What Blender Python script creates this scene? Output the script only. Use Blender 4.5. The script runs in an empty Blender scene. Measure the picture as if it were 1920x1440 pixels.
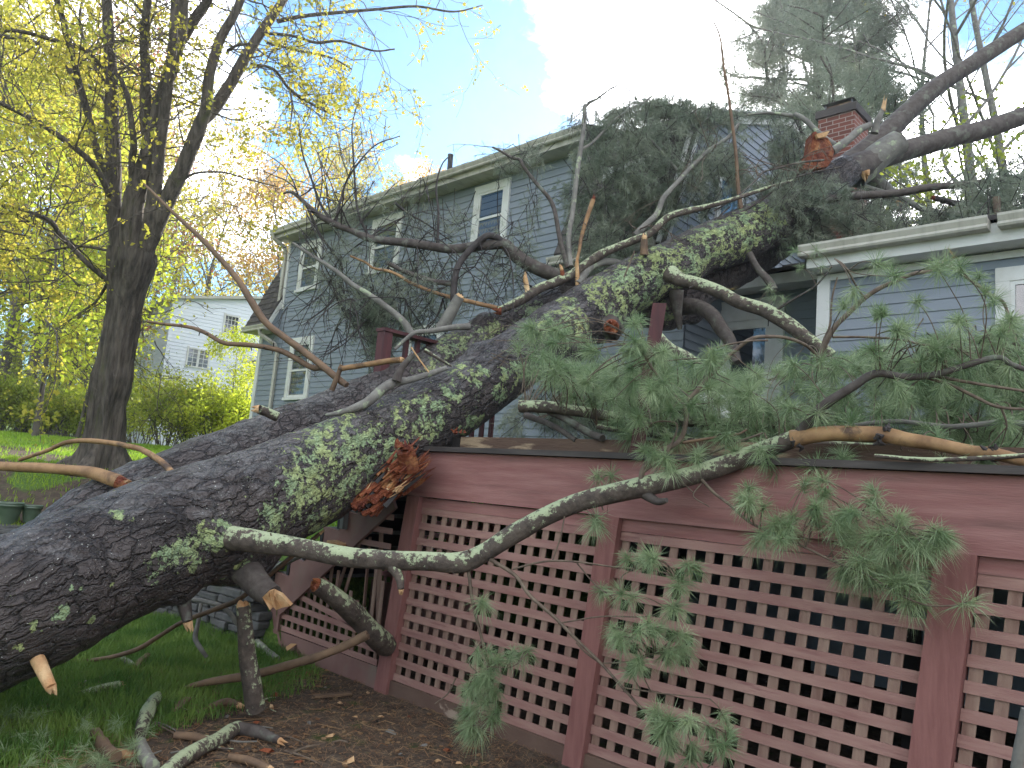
import bpy, math, random
import numpy as np
from math import sin, cos, radians, pi, atan2, sqrt
random.seed(7)
RNG = np.random.default_rng(7)
C = bpy.context.scene.collection

# ------------------------------------------------------------------ camera, world, sun, exposure
FOC = 1442.0                                    # focal length in pixels of the 1920 px wide photograph
PSI, TH, RO = radians(44.2), radians(7.9), radians(4.9)
EYE = np.array([0.0, 0.0, 1.6])
fw = np.array([-sin(PSI)*cos(TH), cos(PSI)*cos(TH), sin(TH)])
_r0 = np.array([cos(PSI), sin(PSI), 0.0]); _u0 = np.cross(_r0, fw)
rt = cos(RO)*_r0 + sin(RO)*_u0
up = cos(RO)*_u0 - sin(RO)*_r0
def P(px, py, d): return EYE + d*(fw + (px-960)/FOC*rt + (720-py)/FOC*up)
def onY(px, py, y):
    D = fw + (px-960)/FOC*rt + (720-py)/FOC*up
    return EYE + (y-EYE[1])/D[1]*D
def proj(V):
    v = np.asarray(V, float) - EYE; z = v@fw
    return np.stack([960+FOC*(v@rt)/z, 720-FOC*(v@up)/z, z], -1)
import mathutils
cam = bpy.data.cameras.new("camera"); cam.sensor_width = 36.0; cam.lens = FOC/1920*36.0
cam.clip_start = 0.05; cam.clip_end = 2000
camo = bpy.data.objects.new("camera", cam); C.objects.link(camo)
m4 = mathutils.Matrix.Identity(4)
for i in range(3):
    m4[i][0] = rt[i]; m4[i][1] = up[i]; m4[i][2] = -fw[i]; m4[i][3] = EYE[i]
camo.matrix_world = m4
S = bpy.context.scene; S.camera = camo
S.view_settings.view_transform = 'Standard'; S.view_settings.look = 'None'
S.view_settings.exposure = 1.38; S.view_settings.gamma = 1.0
SUN_EL = radians(25.0); SUN_DIR = np.array([-0.53, 0.848, 0.0]); SUN_DIR[2] = math.tan(SUN_EL)
SUN_DIR = SUN_DIR/np.linalg.norm(SUN_DIR)
sl = bpy.data.lights.new("sun", 'SUN'); sl.energy = 4.5; sl.angle = radians(0.6); sl.color = (1.0, 0.93, 0.82)
so = bpy.data.objects.new("sun", sl); C.objects.link(so)
so.rotation_euler = mathutils.Vector(SUN_DIR).to_track_quat('Z', 'Y').to_euler()
so.location = (0, 0, 30)

W = bpy.data.worlds.new("World"); S.world = W; W.use_nodes = True
def world():
    nt = W.node_tree; N = nt.nodes; L = nt.links
    for n in list(N): N.remove(n)
    out = N.new('ShaderNodeOutputWorld'); bg = N.new('ShaderNodeBackground'); bg.inputs[1].default_value = 0.10
    sky = N.new('ShaderNodeTexSky'); sky.sky_type = 'NISHITA'; sky.sun_disc = False
    sky.sun_elevation = SUN_EL; sky.sun_rotation = math.atan2(SUN_DIR[0], SUN_DIR[1]) % (2*pi)
    sky.air_density = 1.0; sky.dust_density = 0.12; sky.ozone_density = 2.5
    tc = N.new('ShaderNodeTexCoord'); vec = tc.outputs['Generated']
    def math_(op, a, b=None, clamp=False):
        n = N.new('ShaderNodeMath'); n.operation = op; n.use_clamp = clamp
        for i, v in enumerate((a, b)):
            if v is None: continue
            if isinstance(v, (int, float)): n.inputs[i].default_value = v
            else: L.new(v, n.inputs[i])
        return n.outputs[0]
    sep = N.new('ShaderNodeSeparateXYZ'); L.new(vec, sep.inputs[0])
    zz = math_('ADD', math_('MAXIMUM', sep.outputs[2], 0.0), 0.22)
    comb = N.new('ShaderNodeCombineXYZ')
    L.new(math_('DIVIDE', sep.outputs[0], zz), comb.inputs[0]); L.new(math_('DIVIDE', sep.outputs[1], zz), comb.inputs[1])
    comb.inputs[2].default_value = 3.7
    no = N.new('ShaderNodeTexNoise'); no.inputs['Scale'].default_value = 2.3; no.inputs['Detail'].default_value = 9
    no.inputs['Roughness'].default_value = 0.62; L.new(comb.outputs[0], no.inputs['Vector'])
    tot = None
    def blob(px, py, r, amp):
        nonlocal tot
        D = fw + (px-960)/FOC*rt + (720-py)/FOC*up; D = D/np.linalg.norm(D)
        dn = N.new('ShaderNodeVectorMath'); dn.operation = 'DISTANCE'; L.new(vec, dn.inputs[0]); dn.inputs[1].default_value = D
        mr = N.new('ShaderNodeMapRange'); mr.interpolation_type = 'SMOOTHSTEP'
        mr.inputs[1].default_value = 0.0; mr.inputs[2].default_value = r; mr.inputs[3].default_value = amp; mr.inputs[4].default_value = 0.0
        L.new(dn.outputs['Value'], mr.inputs[0])
        tot = mr.outputs[0] if tot is None else math_('ADD', tot, mr.outputs[0])
    for b in SKY_BLOBS: blob(*b)
    # unseen broken bright cloud added behind the camera to light facing surfaces
    back = N.new('ShaderNodeMapRange'); back.interpolation_type = 'SMOOTHSTEP'
    back.inputs[1].default_value = 0.15; back.inputs[2].default_value = -0.35; back.inputs[3].default_value = 0.0; back.inputs[4].default_value = 0.155
    dn = N.new('ShaderNodeVectorMath'); dn.operation = 'DOT_PRODUCT'; L.new(vec, dn.inputs[0]); dn.inputs[1].default_value = (fw[0], fw[1], -0.45)
    L.new(dn.outputs['Value'], back.inputs[0]); tot = math_('ADD', tot, back.outputs[0])
    s = math_('ADD', no.outputs[0], tot)
    mr = N.new('ShaderNodeMapRange'); mr.interpolation_type = 'SMOOTHSTEP'
    mr.inputs[1].default_value = 0.56; mr.inputs[2].default_value = 0.76; L.new(s, mr.inputs[0])
    tint = N.new('ShaderNodeMix'); tint.data_type = 'RGBA'; tint.blend_type = 'MULTIPLY'; tint.inputs[0].default_value = 1.0
    L.new(sky.outputs[0], tint.inputs[6]); tint.inputs[7].default_value = SKY_TINT
    mix = N.new('ShaderNodeMix'); mix.data_type = 'RGBA'
    L.new(mr.outputs[0], mix.inputs[0]); L.new(tint.outputs[2], mix.inputs[6])
    # cloud lit through from behind is brighter towards the sun
    dn = N.new('ShaderNodeVectorMath'); dn.operation = 'DISTANCE'; L.new(vec, dn.inputs[0]); dn.inputs[1].default_value = SUN_DIR
    gl = N.new('ShaderNodeMapRange'); gl.interpolation_type = 'SMOOTHERSTEP'; gl.inputs[1].default_value = 0.0; gl.inputs[2].default_value = 0.9; gl.inputs[3].default_value = 4.0; gl.inputs[4].default_value = 1.0; L.new(dn.outputs['Value'], gl.inputs[0])
    cs = N.new('ShaderNodeVectorMath'); cs.operation = 'SCALE'; cs.inputs[0].default_value = CLOUD[:3]; L.new(gl.outputs[0], cs.inputs['Scale']); L.new(cs.outputs[0], mix.inputs[7])
    L.new(mix.outputs[2], bg.inputs[0]); L.new(bg.outputs[0], out.inputs[0])
SKY_TINT = (0.60, 0.92, 1.04, 1)
CLOUD = (14, 14, 14.5, 1)
SKY_BLOBS = [(1290, 60, 0.43, 0.34), (1480, 200, 0.2, 0.25), (420, 350, 0.15, 0.25), (280, 140, 0.22, 0.2), (780, 320, 0.07, 0.25),
             (640, 160, 0.05, 0.14), (490, 210, 0.05, 0.18), (1750, 330, 0.25, 0.3), (60, 60, 0.3, 0.12), (840, 140, 0.22, -0.22), (560, 260, 0.12, -0.1), (1780, 60, 0.16, -0.2), (480, 60, 0.13, -0.1)]
world()

# ------------------------------------------------------------------ helpers
class MB:
    def __init__(s): s.V = []; s.F = []; s.n = 0; s.UV = []; s.A = []
    def add(s, V, F, uv=None):
        V = np.asarray(V, float); F = np.asarray(F, int)
        if len(V) == 0: return
        s.V.append(V); s.F.append(F + s.n); s.n += len(V)
        s.UV.append(uv if uv is not None else np.zeros((len(V), 2)))
    def box(s, c, size, R=None, taper=1.0):
        hx, hy, hz = [v/2 for v in size]
        V = np.array([[x*(taper if z > 0 else 1), y*(taper if z > 0 else 1), z] for x in (-hx, hx) for y in (-hy, hy) for z in (-hz, hz)])
        if R is not None: V = V@np.asarray(R).T
        s.add(V+np.asarray(c), [[0, 1, 3, 2], [4, 6, 7, 5], [0, 4, 5, 1], [2, 3, 7, 6], [0, 2, 6, 4], [1, 5, 7, 3]])
    def slab(s, x0, x1, y0, y1, z0, z1): s.box(((x0+x1)/2, (y0+y1)/2, (z0+z1)/2), (abs(x1-x0), abs(y1-y0), abs(z1-z0)))
    def beam(s, a, b, w, h, upv=(0, 0, 1)):
        a = np.asarray(a, float); b = np.asarray(b, float); d = b-a; L = np.linalg.norm(d); d = d/L
        x = np.cross(d, upv); x = x/np.linalg.norm(x); z = np.cross(x, d)
        s.box((a+b)/2, (w, L, h), np.stack([x, d, z], 1))
    def prism(s, poly, axis, a0, a1):            # polygon in the two other axes, extruded along an axis
        poly = np.asarray(poly, float); n = len(poly); V = []
        for a in (a0, a1):
            for p in poly:
                v = [0, 0, 0]; k = 0
                for i in range(3):
                    if i == axis: v[i] = a
                    else: v[i] = p[k]; k += 1
                V.append(v)
        s.V.append(np.array(V)); base = s.n; s.n += 2*n; s.UV.append(np.zeros((2*n, 2)))
        s.F.append([[base+i for i in range(n)]]); s.F.append([[base+n+i for i in range(n)][::-1]])
        s.F.append(np.array([[base+i, base+n+i, base+n+(i+1) % n, base+(i+1) % n] for i in range(n)]))
    def tube(s, pts, rad, n=8, sub=1, rough=0.0, caps=True, seed=0, flat=1.0):
        pts = np.asarray(pts, float); rad = np.asarray(rad, float)
        if sub > 1 and len(pts) > 2: pts, rad = smooth(pts, rad, sub)
        m = len(pts); T = np.gradient(pts, axis=0); T /= np.linalg.norm(T, axis=1)[:, None]+1e-9
        ref = pts.mean(0)-EYE; ref /= np.linalg.norm(ref)
        if abs(ref@T[0]) > 0.95: ref = np.array([0, 0, 1.0])
        A = ref[None]-(T@ref)[:, None]*T; A /= np.linalg.norm(A, axis=1)[:, None]+1e-9
        B = np.cross(T, A)
        th = np.linspace(0, 2*pi, n+1)
        R = rad[:, None]*np.ones((1, n+1))
        if rough > 0:
            sl_ = np.concatenate([[0], np.cumsum(np.linalg.norm(np.diff(pts, axis=0), axis=1))])
            q = np.stack([np.repeat(sl_[:, None], n+1, 1)*0.6/np.maximum(rad.mean(), .004)*0.35, np.cos(th)[None]*np.ones((m, 1)), np.sin(th)[None]*np.ones((m, 1))], -1)
            R = R*(1+rough*(vnoise(q*1.6+seed*7.1)-.5)*2)
        V = pts[:, None]+R[..., None]*(np.cos(th)[None, :, None]*A[:, None]+np.sin(th)[None, :, None]*B[:, None]*flat)
        L_ = np.concatenate([[0], np.cumsum(np.linalg.norm(np.diff(pts, axis=0), axis=1))])
        uv = np.stack([np.repeat(L_[:, None], n+1, 1), th[None]*rad.mean()*np.ones((m, 1))], -1).reshape(-1, 2)
        i = np.arange(m-1)[:, None]*(n+1)+np.arange(n)[None]
        F = np.stack([i, i+1, i+n+2, i+n+1], -1).reshape(-1, 4)
        s.add(V.reshape(-1, 3), F, uv)
        if caps:
            for k, e in ((0, 0), (m-1, 1)):
                ring = V[k, :n]; c = ring.mean(0)
                idx = np.arange(n); F2 = np.stack([np.full(n, n), idx, (idx+1) % n], 1)
                if e == 0: F2 = F2[:, ::-1]
                s.add(np.concatenate([ring, [c]]), F2)
        return V
    def mesh(s, name, off=(0, 0, 0), smooth_=False):
        me = bpy.data.meshes.new(name)
        V = np.concatenate(s.V)-np.asarray(off)
        me.vertices.add(len(V)); me.vertices.foreach_set('co', V.astype(np.float32).ravel())
        loops = []; tot = []
        for F in s.F:
            F = np.asarray(F); loops.append(F.ravel()); tot.append(np.full(len(F), F.shape[1]))
        loops = np.concatenate(loops); tot = np.concatenate(tot)
        me.loops.add(len(loops)); me.loops.foreach_set('vertex_index', loops.astype(np.int32))
        me.polygons.add(len(tot)); st = np.concatenate([[0], np.cumsum(tot)[:-1]])
        me.polygons.foreach_set('loop_start', st.astype(np.int32)); me.polygons.foreach_set('loop_total', tot.astype(np.int32))
        me.polygons.foreach_set('use_smooth', np.full(len(tot), bool(smooth_)))
        UV = np.concatenate(s.UV)
        if np.any(UV):
            ul = me.uv_layers.new(name='uv'); ul.data.foreach_set('uv', UV[loops].astype(np.float32).ravel())
        me.update(calc_edges=True); me.validate()
        return me
ROOT = {}
def build(mb, name, mat, parent=None, loc=None, sm=False):
    if mb.n == 0: return None
    if parent is not None: off = ROOT[parent.name]
    elif loc is not None: off = np.asarray(loc, float)
    else: off = np.zeros(3)
    me = mb.mesh(name, off, sm); me.materials.append(mat)
    o = bpy.data.objects.new(name, me); C.objects.link(o)
    if parent is not None: o.parent = parent; ROOT[o.name] = off
    else: o.location = off; ROOT[o.name] = off
    return o
def thing(name, label, cat, loc, group=None):
    o = bpy.data.objects.new(name, None); C.objects.link(o); o.location = loc; o.empty_display_size = .2
    ROOT[o.name] = np.asarray(loc, float); return tag(o, label, cat, group)
def tag(o, label, cat, group=None, kind=None):
    o['label'] = label; o['category'] = cat
    if group: o['group'] = group
    if kind: o['kind'] = kind
    return o
def struct(o, label, cat): return tag(o, label, cat, kind='structure')
def dup(root, loc, label=None, rotz=0.0, scale=1.0):
    def cp(o, par):
        c = o.copy(); C.objects.link(c); c.parent = par
        for ch in o.children: cp(ch, c)
        return c
    r = cp(root, None); r.location = loc; r.rotation_euler = (0, 0, rotz); r.scale = (scale,)*3
    if label: r['label'] = label
    return r
def hash3(i, j, k):
    x = (i*73856093) ^ (j*19349663) ^ (k*83492791); x = (x ^ (x >> 13))*1274126177
    return ((x ^ (x >> 16)) & 0xffff)/65535.0
def vnoise(p):
    p = np.asarray(p, float); i = np.floor(p).astype(np.int64); f_ = p-i; f_ = f_*f_*(3-2*f_); r = 0
    for a in (0, 1):
        for b in (0, 1):
            for c in (0, 1):
                w = (f_[..., 0] if a else 1-f_[..., 0])*(f_[..., 1] if b else 1-f_[..., 1])*(f_[..., 2] if c else 1-f_[..., 2])
                r = r+w*hash3(i[..., 0]+a, i[..., 1]+b, i[..., 2]+c)
    return r
def fbm(p, o=4):
    r = 0; a = .5; t = 0
    for k in range(o): r = r+a*vnoise(np.asarray(p)*2**k+k*17.3); t += a; a *= .5
    return r/t
def smooth(pts, rad, sub):
    P_ = np.concatenate([[2*pts[0]-pts[1]], pts, [2*pts[-1]-pts[-2]]]); R_ = np.concatenate([[rad[0]], rad, [rad[-1]]]); o = []; q = []
    for i in range(1, len(P_)-2):
        for k in range(sub):
            t = k/sub; a, b, c, d = P_[i-1], P_[i], P_[i+1], P_[i+2]
            o.append(.5*((2*b)+(-a+c)*t+(2*a-5*b+4*c-d)*t*t+(-a+3*b-3*c+d)*t**3)); q.append(R_[i]*(1-t)+R_[i+1]*t)
    o.append(pts[-1]); q.append(rad[-1]); return np.array(o), np.array(q)
def PX(lst):
    """polyline seen at pixels (x, y, width in px, distance in m): points and radii in metres"""
    p = np.array([P(x, y, d) for x, y, w, d in lst]); r = np.array([w*d/FOC/2 for x, y, w, d in lst]); return p, r
def px3(pts, w0, w1, d0, d1):
    n = len(pts); return [(x, y, w0+(w1-w0)*i/(n-1), d0+(d1-d0)*i/(n-1)) for i, (x, y) in enumerate(pts)]
def nrm(v): v = np.asarray(v, float); return v/(np.linalg.norm(v)+1e-9)

# ------------------------------------------------------------------ materials
def mat(name, col, rough=0.8, col2=None, scale=5.0, detail=4, stretch=(1, 1, 1), bump=0.0, bscale=None, spec=0.3, thr=(0.35, 0.65), col3=None, s3=1.2, t3=(0.55, 0.7), bdist=0.02):
    m = bpy.data.materials.new(name); m.use_nodes = True; N = m.node_tree.nodes; L = m.node_tree.links
    b = N['Principled BSDF']; b.inputs['Roughness'].default_value = rough; b.inputs['Specular IOR Level'].default_value = spec
    b.inputs['Base Color'].default_value = (*col, 1)
    tc = N.new('ShaderNodeTexCoord'); mp = N.new('ShaderNodeMapping'); mp.inputs['Scale'].default_value = stretch; L.new(tc.outputs['Object'], mp.inputs[0])
    last = None
    def noise(sc, dt=detail):
        n = N.new('ShaderNodeTexNoise'); n.inputs['Scale'].default_value = sc; n.inputs['Detail'].default_value = dt; n.inputs['Roughness'].default_value = .6
        L.new(mp.outputs[0], n.inputs['Vector']); return n.outputs[0]
    def rng(x, a, c):
        r = N.new('ShaderNodeMapRange'); r.inputs[1].default_value = a; r.inputs[2].default_value = c; L.new(x, r.inputs[0]); return r.outputs[0]
    if col2 is not None:
        mx = N.new('ShaderNodeMix'); mx.data_type = 'RGBA'; mx.inputs[6].default_value = (*col, 1); mx.inputs[7].default_value = (*col2, 1)
        L.new(rng(noise(scale), *thr), mx.inputs[0]); last = mx.outputs[2]
    if col3 is not None:
        mx = N.new('ShaderNodeMix'); mx.data_type = 'RGBA'; mx.inputs[6].default_value = (*col, 1); mx.inputs[7].default_value = (*col3, 1)
        if last is not None: L.new(last, mx.inputs[6])
        L.new(rng(noise(s3, 7), *t3), mx.inputs[0]); last = mx.outputs[2]
    if last is not None: L.new(last, b.inputs['Base Color'])
    if bump:
        bp = N.new('ShaderNodeBump'); bp.inputs['Strength'].default_value = bump; bp.inputs['Distance'].default_value = bdist
        L.new(noise(bscale or scale*2, 6), bp.inputs['Height']); L.new(bp.outputs[0], b.inputs['Normal'])
    return m
def leafmat(name, col, col2, trans=0.5, rough=.5, scale=3.0, gloss=.3):
    m = bpy.data.materials.new(name); m.use_nodes = True; N = m.node_tree.nodes; L = m.node_tree.links
    b = N['Principled BSDF']; out = N['Material Output']; b.inputs['Roughness'].default_value = rough; b.inputs['Specular IOR Level'].default_value = gloss
    tc = N.new('ShaderNodeTexCoord'); n = N.new('ShaderNodeTexNoise'); n.inputs['Scale'].default_value = scale; n.inputs['Detail'].default_value = 3
    L.new(tc.outputs['Object'], n.inputs['Vector'])
    r = N.new('ShaderNodeMapRange'); r.inputs[1].default_value = .35; r.inputs[2].default_value = .65; L.new(n.outputs[0], r.inputs[0])
    mx = N.new('ShaderNodeMix'); mx.data_type = 'RGBA'; mx.inputs[6].default_value = (*col, 1); mx.inputs[7].default_value = (*col2, 1); L.new(r.outputs[0], mx.inputs[0])
    L.new(mx.outputs[2], b.inputs['Base Color'])
    t = N.new('ShaderNodeBsdfTranslucent'); L.new(mx.outputs[2], t.inputs[0])
    ms = N.new('ShaderNodeMixShader'); ms.inputs[0].default_value = trans; L.new(b.outputs[0], ms.inputs[1]); L.new(t.outputs[0], ms.inputs[2]); L.new(ms.outputs[0], out.inputs[0])
    return m
def barkmat(name, dark, light, lichen, gray, amount=.0, us=6.5, vs=15.0):
    """scaly bark plates laid along the trunk, lichen where the 'lichen' attribute is high"""
    m = bpy.data.materials.new(name); m.use_nodes = True; N = m.node_tree.nodes; L = m.node_tree.links
    b = N['Principled BSDF']; b.inputs['Roughness'].default_value = .5; b.inputs['Specular IOR Level'].default_value = .5
    uv = N.new('ShaderNodeUVMap'); uv.uv_map = 'uv'
    tc = N.new('ShaderNodeTexCoord')
    def node(t, **k):
        n = N.new(t)
        for a, v in k.items(): setattr(n, a, v)
        return n
    def nz(vec, sc, dt=5, rg=.6):
        n = N.new('ShaderNodeTexNoise'); n.inputs['Scale'].default_value = sc; n.inputs['Detail'].default_value = dt; n.inputs['Roughness'].default_value = rg; L.new(vec, n.inputs['Vector']); return n
    def rng(x, a, c, lo=0, hi=1):
        r = N.new('ShaderNodeMapRange'); r.inputs[1].default_value = a; r.inputs[2].default_value = c; r.inputs[3].default_value = lo; r.inputs[4].default_value = hi; L.new(x, r.inputs[0]); return r.outputs[0]
    def mth(op, a, c):
        n = N.new('ShaderNodeMath'); n.operation = op
        for i, v in enumerate((a, c)):
            if isinstance(v, (int, float)): n.inputs[i].default_value = v
            else: L.new(v, n.inputs[i])
        return n.outputs[0]
    def mix(f, a, c):
        n = N.new('ShaderNodeMix'); n.data_type = 'RGBA'; L.new(f, n.inputs[0])
        for i, v in ((6, a), (7, c)):
            if isinstance(v, tuple): n.inputs[i].default_value = (*v, 1)
            else: L.new(v, n.inputs[i])
        return n.outputs[2]
    ob = tc.outputs['Object']
    wob = nz(uv.outputs[0], 7, 3); va = N.new('ShaderNodeVectorMath'); va.operation = 'MULTIPLY_ADD'
    L.new(wob.outputs['Color'], va.inputs[0]); va.inputs[1].default_value = (.09, .09, 0); L.new(uv.outputs[0], va.inputs[2])
    wob2 = nz(uv.outputs[0], 26, 3); vb = N.new('ShaderNodeVectorMath'); vb.operation = 'MULTIPLY_ADD'
    L.new(wob2.outputs['Color'], vb.inputs[0]); vb.inputs[1].default_value = (.09, .045, 0); L.new(va.outputs[0], vb.inputs[2]); va = vb
    mp = N.new('ShaderNodeMapping'); mp.inputs['Scale'].default_value = (us, vs, 1); L.new(va.outputs[0], mp.inputs[0])
    vo = N.new('ShaderNodeTexVoronoi'); vo.feature = 'DISTANCE_TO_EDGE'; vo.inputs['Scale'].default_value = 1; L.new(mp.outputs[0], vo.inputs['Vector'])
    vc = N.new('ShaderNodeTexVoronoi'); vc.feature = 'F1'; vc.inputs['Scale'].default_value = 1; L.new(mp.outputs[0], vc.inputs['Vector'])
    mp2 = N.new('ShaderNodeMapping'); mp2.inputs['Scale'].default_value = (us*2.3, vs*2.6, 1); L.new(va.outputs[0], mp2.inputs[0])
    v2 = N.new('ShaderNodeTexVoronoi'); v2.feature = 'DISTANCE_TO_EDGE'; v2.inputs['Scale'].default_value = 1; L.new(mp2.outputs[0], v2.inputs['Vector'])
    edge = rng(vo.outputs['Distance'], 0.0, .10); e2 = rng(v2.outputs['Distance'], 0.0, .12)
    fine = nz(ob, 60, 6, .7)
    tone = mth('ADD', mth('MULTIPLY', nz(ob, 2.2, 4).outputs[0], .7), mth('MULTIPLY', fine.outputs[0], .5))
    base = mix(rng(tone, .42, .80), dark, light)
    sepc = N.new('ShaderNodeSeparateColor'); L.new(vc.outputs['Color'], sepc.inputs[0])
    base = mix(mth('MULTIPLY', sepc.outputs[0], .45), base, light)
    crack = mix(mth('MULTIPLY', mth('SUBTRACT', 1.0, edge), .6), base, tuple(c*.35 for c in dark))
    at = N.new('ShaderNodeAttribute'); at.attribute_name = 'lichen'
    ln = nz(ob, 11, 8, .72); l2 = nz(ob, 38, 5, .7)
    sc_ = mth('ADD', mth('ADD', mth('MULTIPLY', ln.outputs[0], .95), mth('MULTIPLY', l2.outputs[0], .50)), mth('MULTIPLY', at.outputs['Fac'], .30))
    lm = rng(sc_, .93-amount, .945-amount)
    gg = N.new('ShaderNodeNewGeometry'); sn = N.new('ShaderNodeSeparateXYZ'); L.new(gg.outputs['Normal'], sn.inputs[0])
    speck = nz(ob, 75, 2, .5); lm2 = rng(mth('ADD', speck.outputs[0], mth('MULTIPLY', ln.outputs[0], .30)), .865, .885)
    gm = rng(mth('ADD', mth('ADD', mth('MULTIPLY', nz(ob, 3.1, 6, .7).outputs[0], .8), mth('MULTIPLY', fine.outputs[0], .35)), mth('ADD', mth('MULTIPLY', at.outputs['Fac'], .10), mth('MULTIPLY', mth('MAXIMUM', mth('SUBTRACT', sn.outputs[2], .15), 0.0), .26))), .70, .82)  # grey weathering, plus sky light on top faces put into the colour
    c = mix(mth('MULTIPLY', gm, .55), crack, gray)
    c = mix(lm2, c, (.52, .53, .46))
    lcol = mix(rng(nz(ob, 4.0, 3).outputs[0], .4, .6), lichen, (lichen[0]*.72, lichen[1]*.86, lichen[2]*1.15))
    lcol = mix(rng(nz(ob, 90, 3).outputs[0], .45, .7), lcol, tuple(v*.55 for v in lichen))
    c = mix(lm, c, lcol)
    L.new(c, b.inputs['Base Color']); L.new(rng(lm, 0, 1, .47, .9), b.inputs['Roughness'])
    h = mth('ADD', mth('ADD', mth('MULTIPLY', edge, 1.0), mth('MULTIPLY', e2, .35)), mth('ADD', mth('MULTIPLY', sepc.outputs[1], .6), mth('MULTIPLY', fine.outputs[0], .5)))
    sb_ = N.new('ShaderNodeVectorMath'); sb_.operation = 'SUBTRACT'; L.new(mp.outputs[0], sb_.inputs[0]); L.new(vc.outputs['Position'], sb_.inputs[1]); sx = N.new('ShaderNodeSeparateXYZ'); L.new(sb_.outputs[0], sx.inputs[0])
    h = mth('ADD', h, mth('ADD', mth('MULTIPLY', sx.outputs[0], .9), mth('MULTIPLY', sx.outputs[1], .5)))
    h = mth('ADD', h, mth('MULTIPLY', lm, 1.1))
    bp = N.new('ShaderNodeBump'); bp.inputs['Strength'].default_value = 1.0; bp.inputs['Distance'].default_value = .026; L.new(h, bp.inputs['Height']); L.new(bp.outputs[0], b.inputs['Normal'])
    return m
def brickmat():
    m = bpy.data.materials.new('brick'); m.use_nodes = True; N = m.node_tree.nodes; L = m.node_tree.links; b = N['Principled BSDF']; b.inputs['Roughness'].default_value = .9
    tc = N.new('ShaderNodeTexCoord'); sp = N.new('ShaderNodeSeparateXYZ'); L.new(tc.outputs['Object'], sp.inputs[0])
    ad = N.new('ShaderNodeMath'); L.new(sp.outputs[0], ad.inputs[0]); L.new(sp.outputs[1], ad.inputs[1])
    cb = N.new('ShaderNodeCombineXYZ'); L.new(ad.outputs[0], cb.inputs[0]); L.new(sp.outputs[2], cb.inputs[1])
    br = N.new('ShaderNodeTexBrick'); L.new(cb.outputs[0], br.inputs['Vector']); br.inputs['Scale'].default_value = 1
    br.inputs['Brick Width'].default_value = .21; br.inputs['Row Height'].default_value = .075; br.inputs['Mortar Size'].default_value = .007
    br.inputs['Color1'].default_value = (.22, .07, .045, 1); br.inputs['Color2'].default_value = (.13, .045, .03, 1); br.inputs['Mortar'].default_value = (.33, .27, .23, 1)
    L.new(br.outputs[0], b.inputs['Base Color']); bp = N.new('ShaderNodeBump'); bp.inputs['Distance'].default_value = .01; L.new(br.outputs[1], bp.inputs['Height']); bp.invert = True; L.new(bp.outputs[0], b.inputs['Normal'])
    return m
def glassmat(name, tint=(.02, .025, .03), clear=.72):
    m = bpy.data.materials.new(name); m.use_nodes = True; N = m.node_tree.nodes; L = m.node_tree.links; out = N['Material Output']
    b = N['Principled BSDF']; b.inputs['Base Color'].default_value = (*tint, 1); b.inputs['Roughness'].default_value = .04; b.inputs['Specular IOR Level'].default_value = 1.0; b.inputs['Coat Weight'].default_value = 1.0; b.inputs['Coat IOR'].default_value = 1.8
    t = N.new('ShaderNodeBsdfTransparent'); ms = N.new('ShaderNodeMixShader'); ms.inputs[0].default_value = clear
    L.new(b.outputs[0], ms.inputs[1]); L.new(t.outputs[0], ms.inputs[2]); L.new(ms.outputs[0], out.inputs[0]); return m
def groundmat():
    m = bpy.data.materials.new('soil_and_turf'); m.use_nodes = True; N = m.node_tree.nodes; L = m.node_tree.links; b = N['Principled BSDF']; b.inputs['Roughness'].default_value = .95; b.inputs['Specular IOR Level'].default_value = .15
    tc = N.new('ShaderNodeTexCoord'); at = N.new('ShaderNodeAttribute'); at.attribute_name = 'turf'
    def nz(sc, dt=5):
        n = N.new('ShaderNodeTexNoise'); n.inputs['Scale'].default_value = sc; n.inputs['Detail'].default_value = dt; n.inputs['Roughness'].default_value = .65; L.new(tc.outputs['Object'], n.inputs['Vector']); return n.outputs[0]
    def rng(x, a, c):
        r = N.new('ShaderNodeMapRange'); r.inputs[1].default_value = a; r.inputs[2].default_value = c; L.new(x, r.inputs[0]); return r.outputs[0]
    def mix(f, a, c):
        n = N.new('ShaderNodeMix'); n.data_type = 'RGBA'; L.new(f, n.inputs[0])
        for i, v in ((6, a), (7, c)):
            if isinstance(v, tuple): n.inputs[i].default_value = (*v, 1)
            else: L.new(v, n.inputs[i])
        return n.outputs[2]
    dirt = mix(rng(nz(9), .35, .68), (.050, .038, .030), (.125, .098, .072)); dirt = mix(rng(nz(60), .55, .72), dirt, (.15, .085, .05))
    dirt = mix(rng(nz(3.5, 3), .58, .68), dirt, (.05, .07, .022))
    turf = mix(rng(nz(30), .35, .65), (.05, .10, .022), (.13, .20, .04))
    ad = N.new('ShaderNodeMath'); L.new(at.outputs['Fac'], ad.inputs[0]); mu = N.new('ShaderNodeMath'); mu.operation = 'MULTIPLY'; L.new(nz(2.2), mu.inputs[0]); mu.inputs[1].default_value = .9; L.new(mu.outputs[0], ad.inputs[1])
    L.new(mix(rng(ad.outputs[0], .85, 1.0), dirt, turf), b.inputs['Base Color'])
    bp = N.new('ShaderNodeBump'); bp.inputs['Strength'].default_value = .8; bp.inputs['Distance'].default_value = .03; L.new(nz(28, 8), bp.inputs['Height']); L.new(bp.outputs[0], b.inputs['Normal'])
    return m

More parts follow.
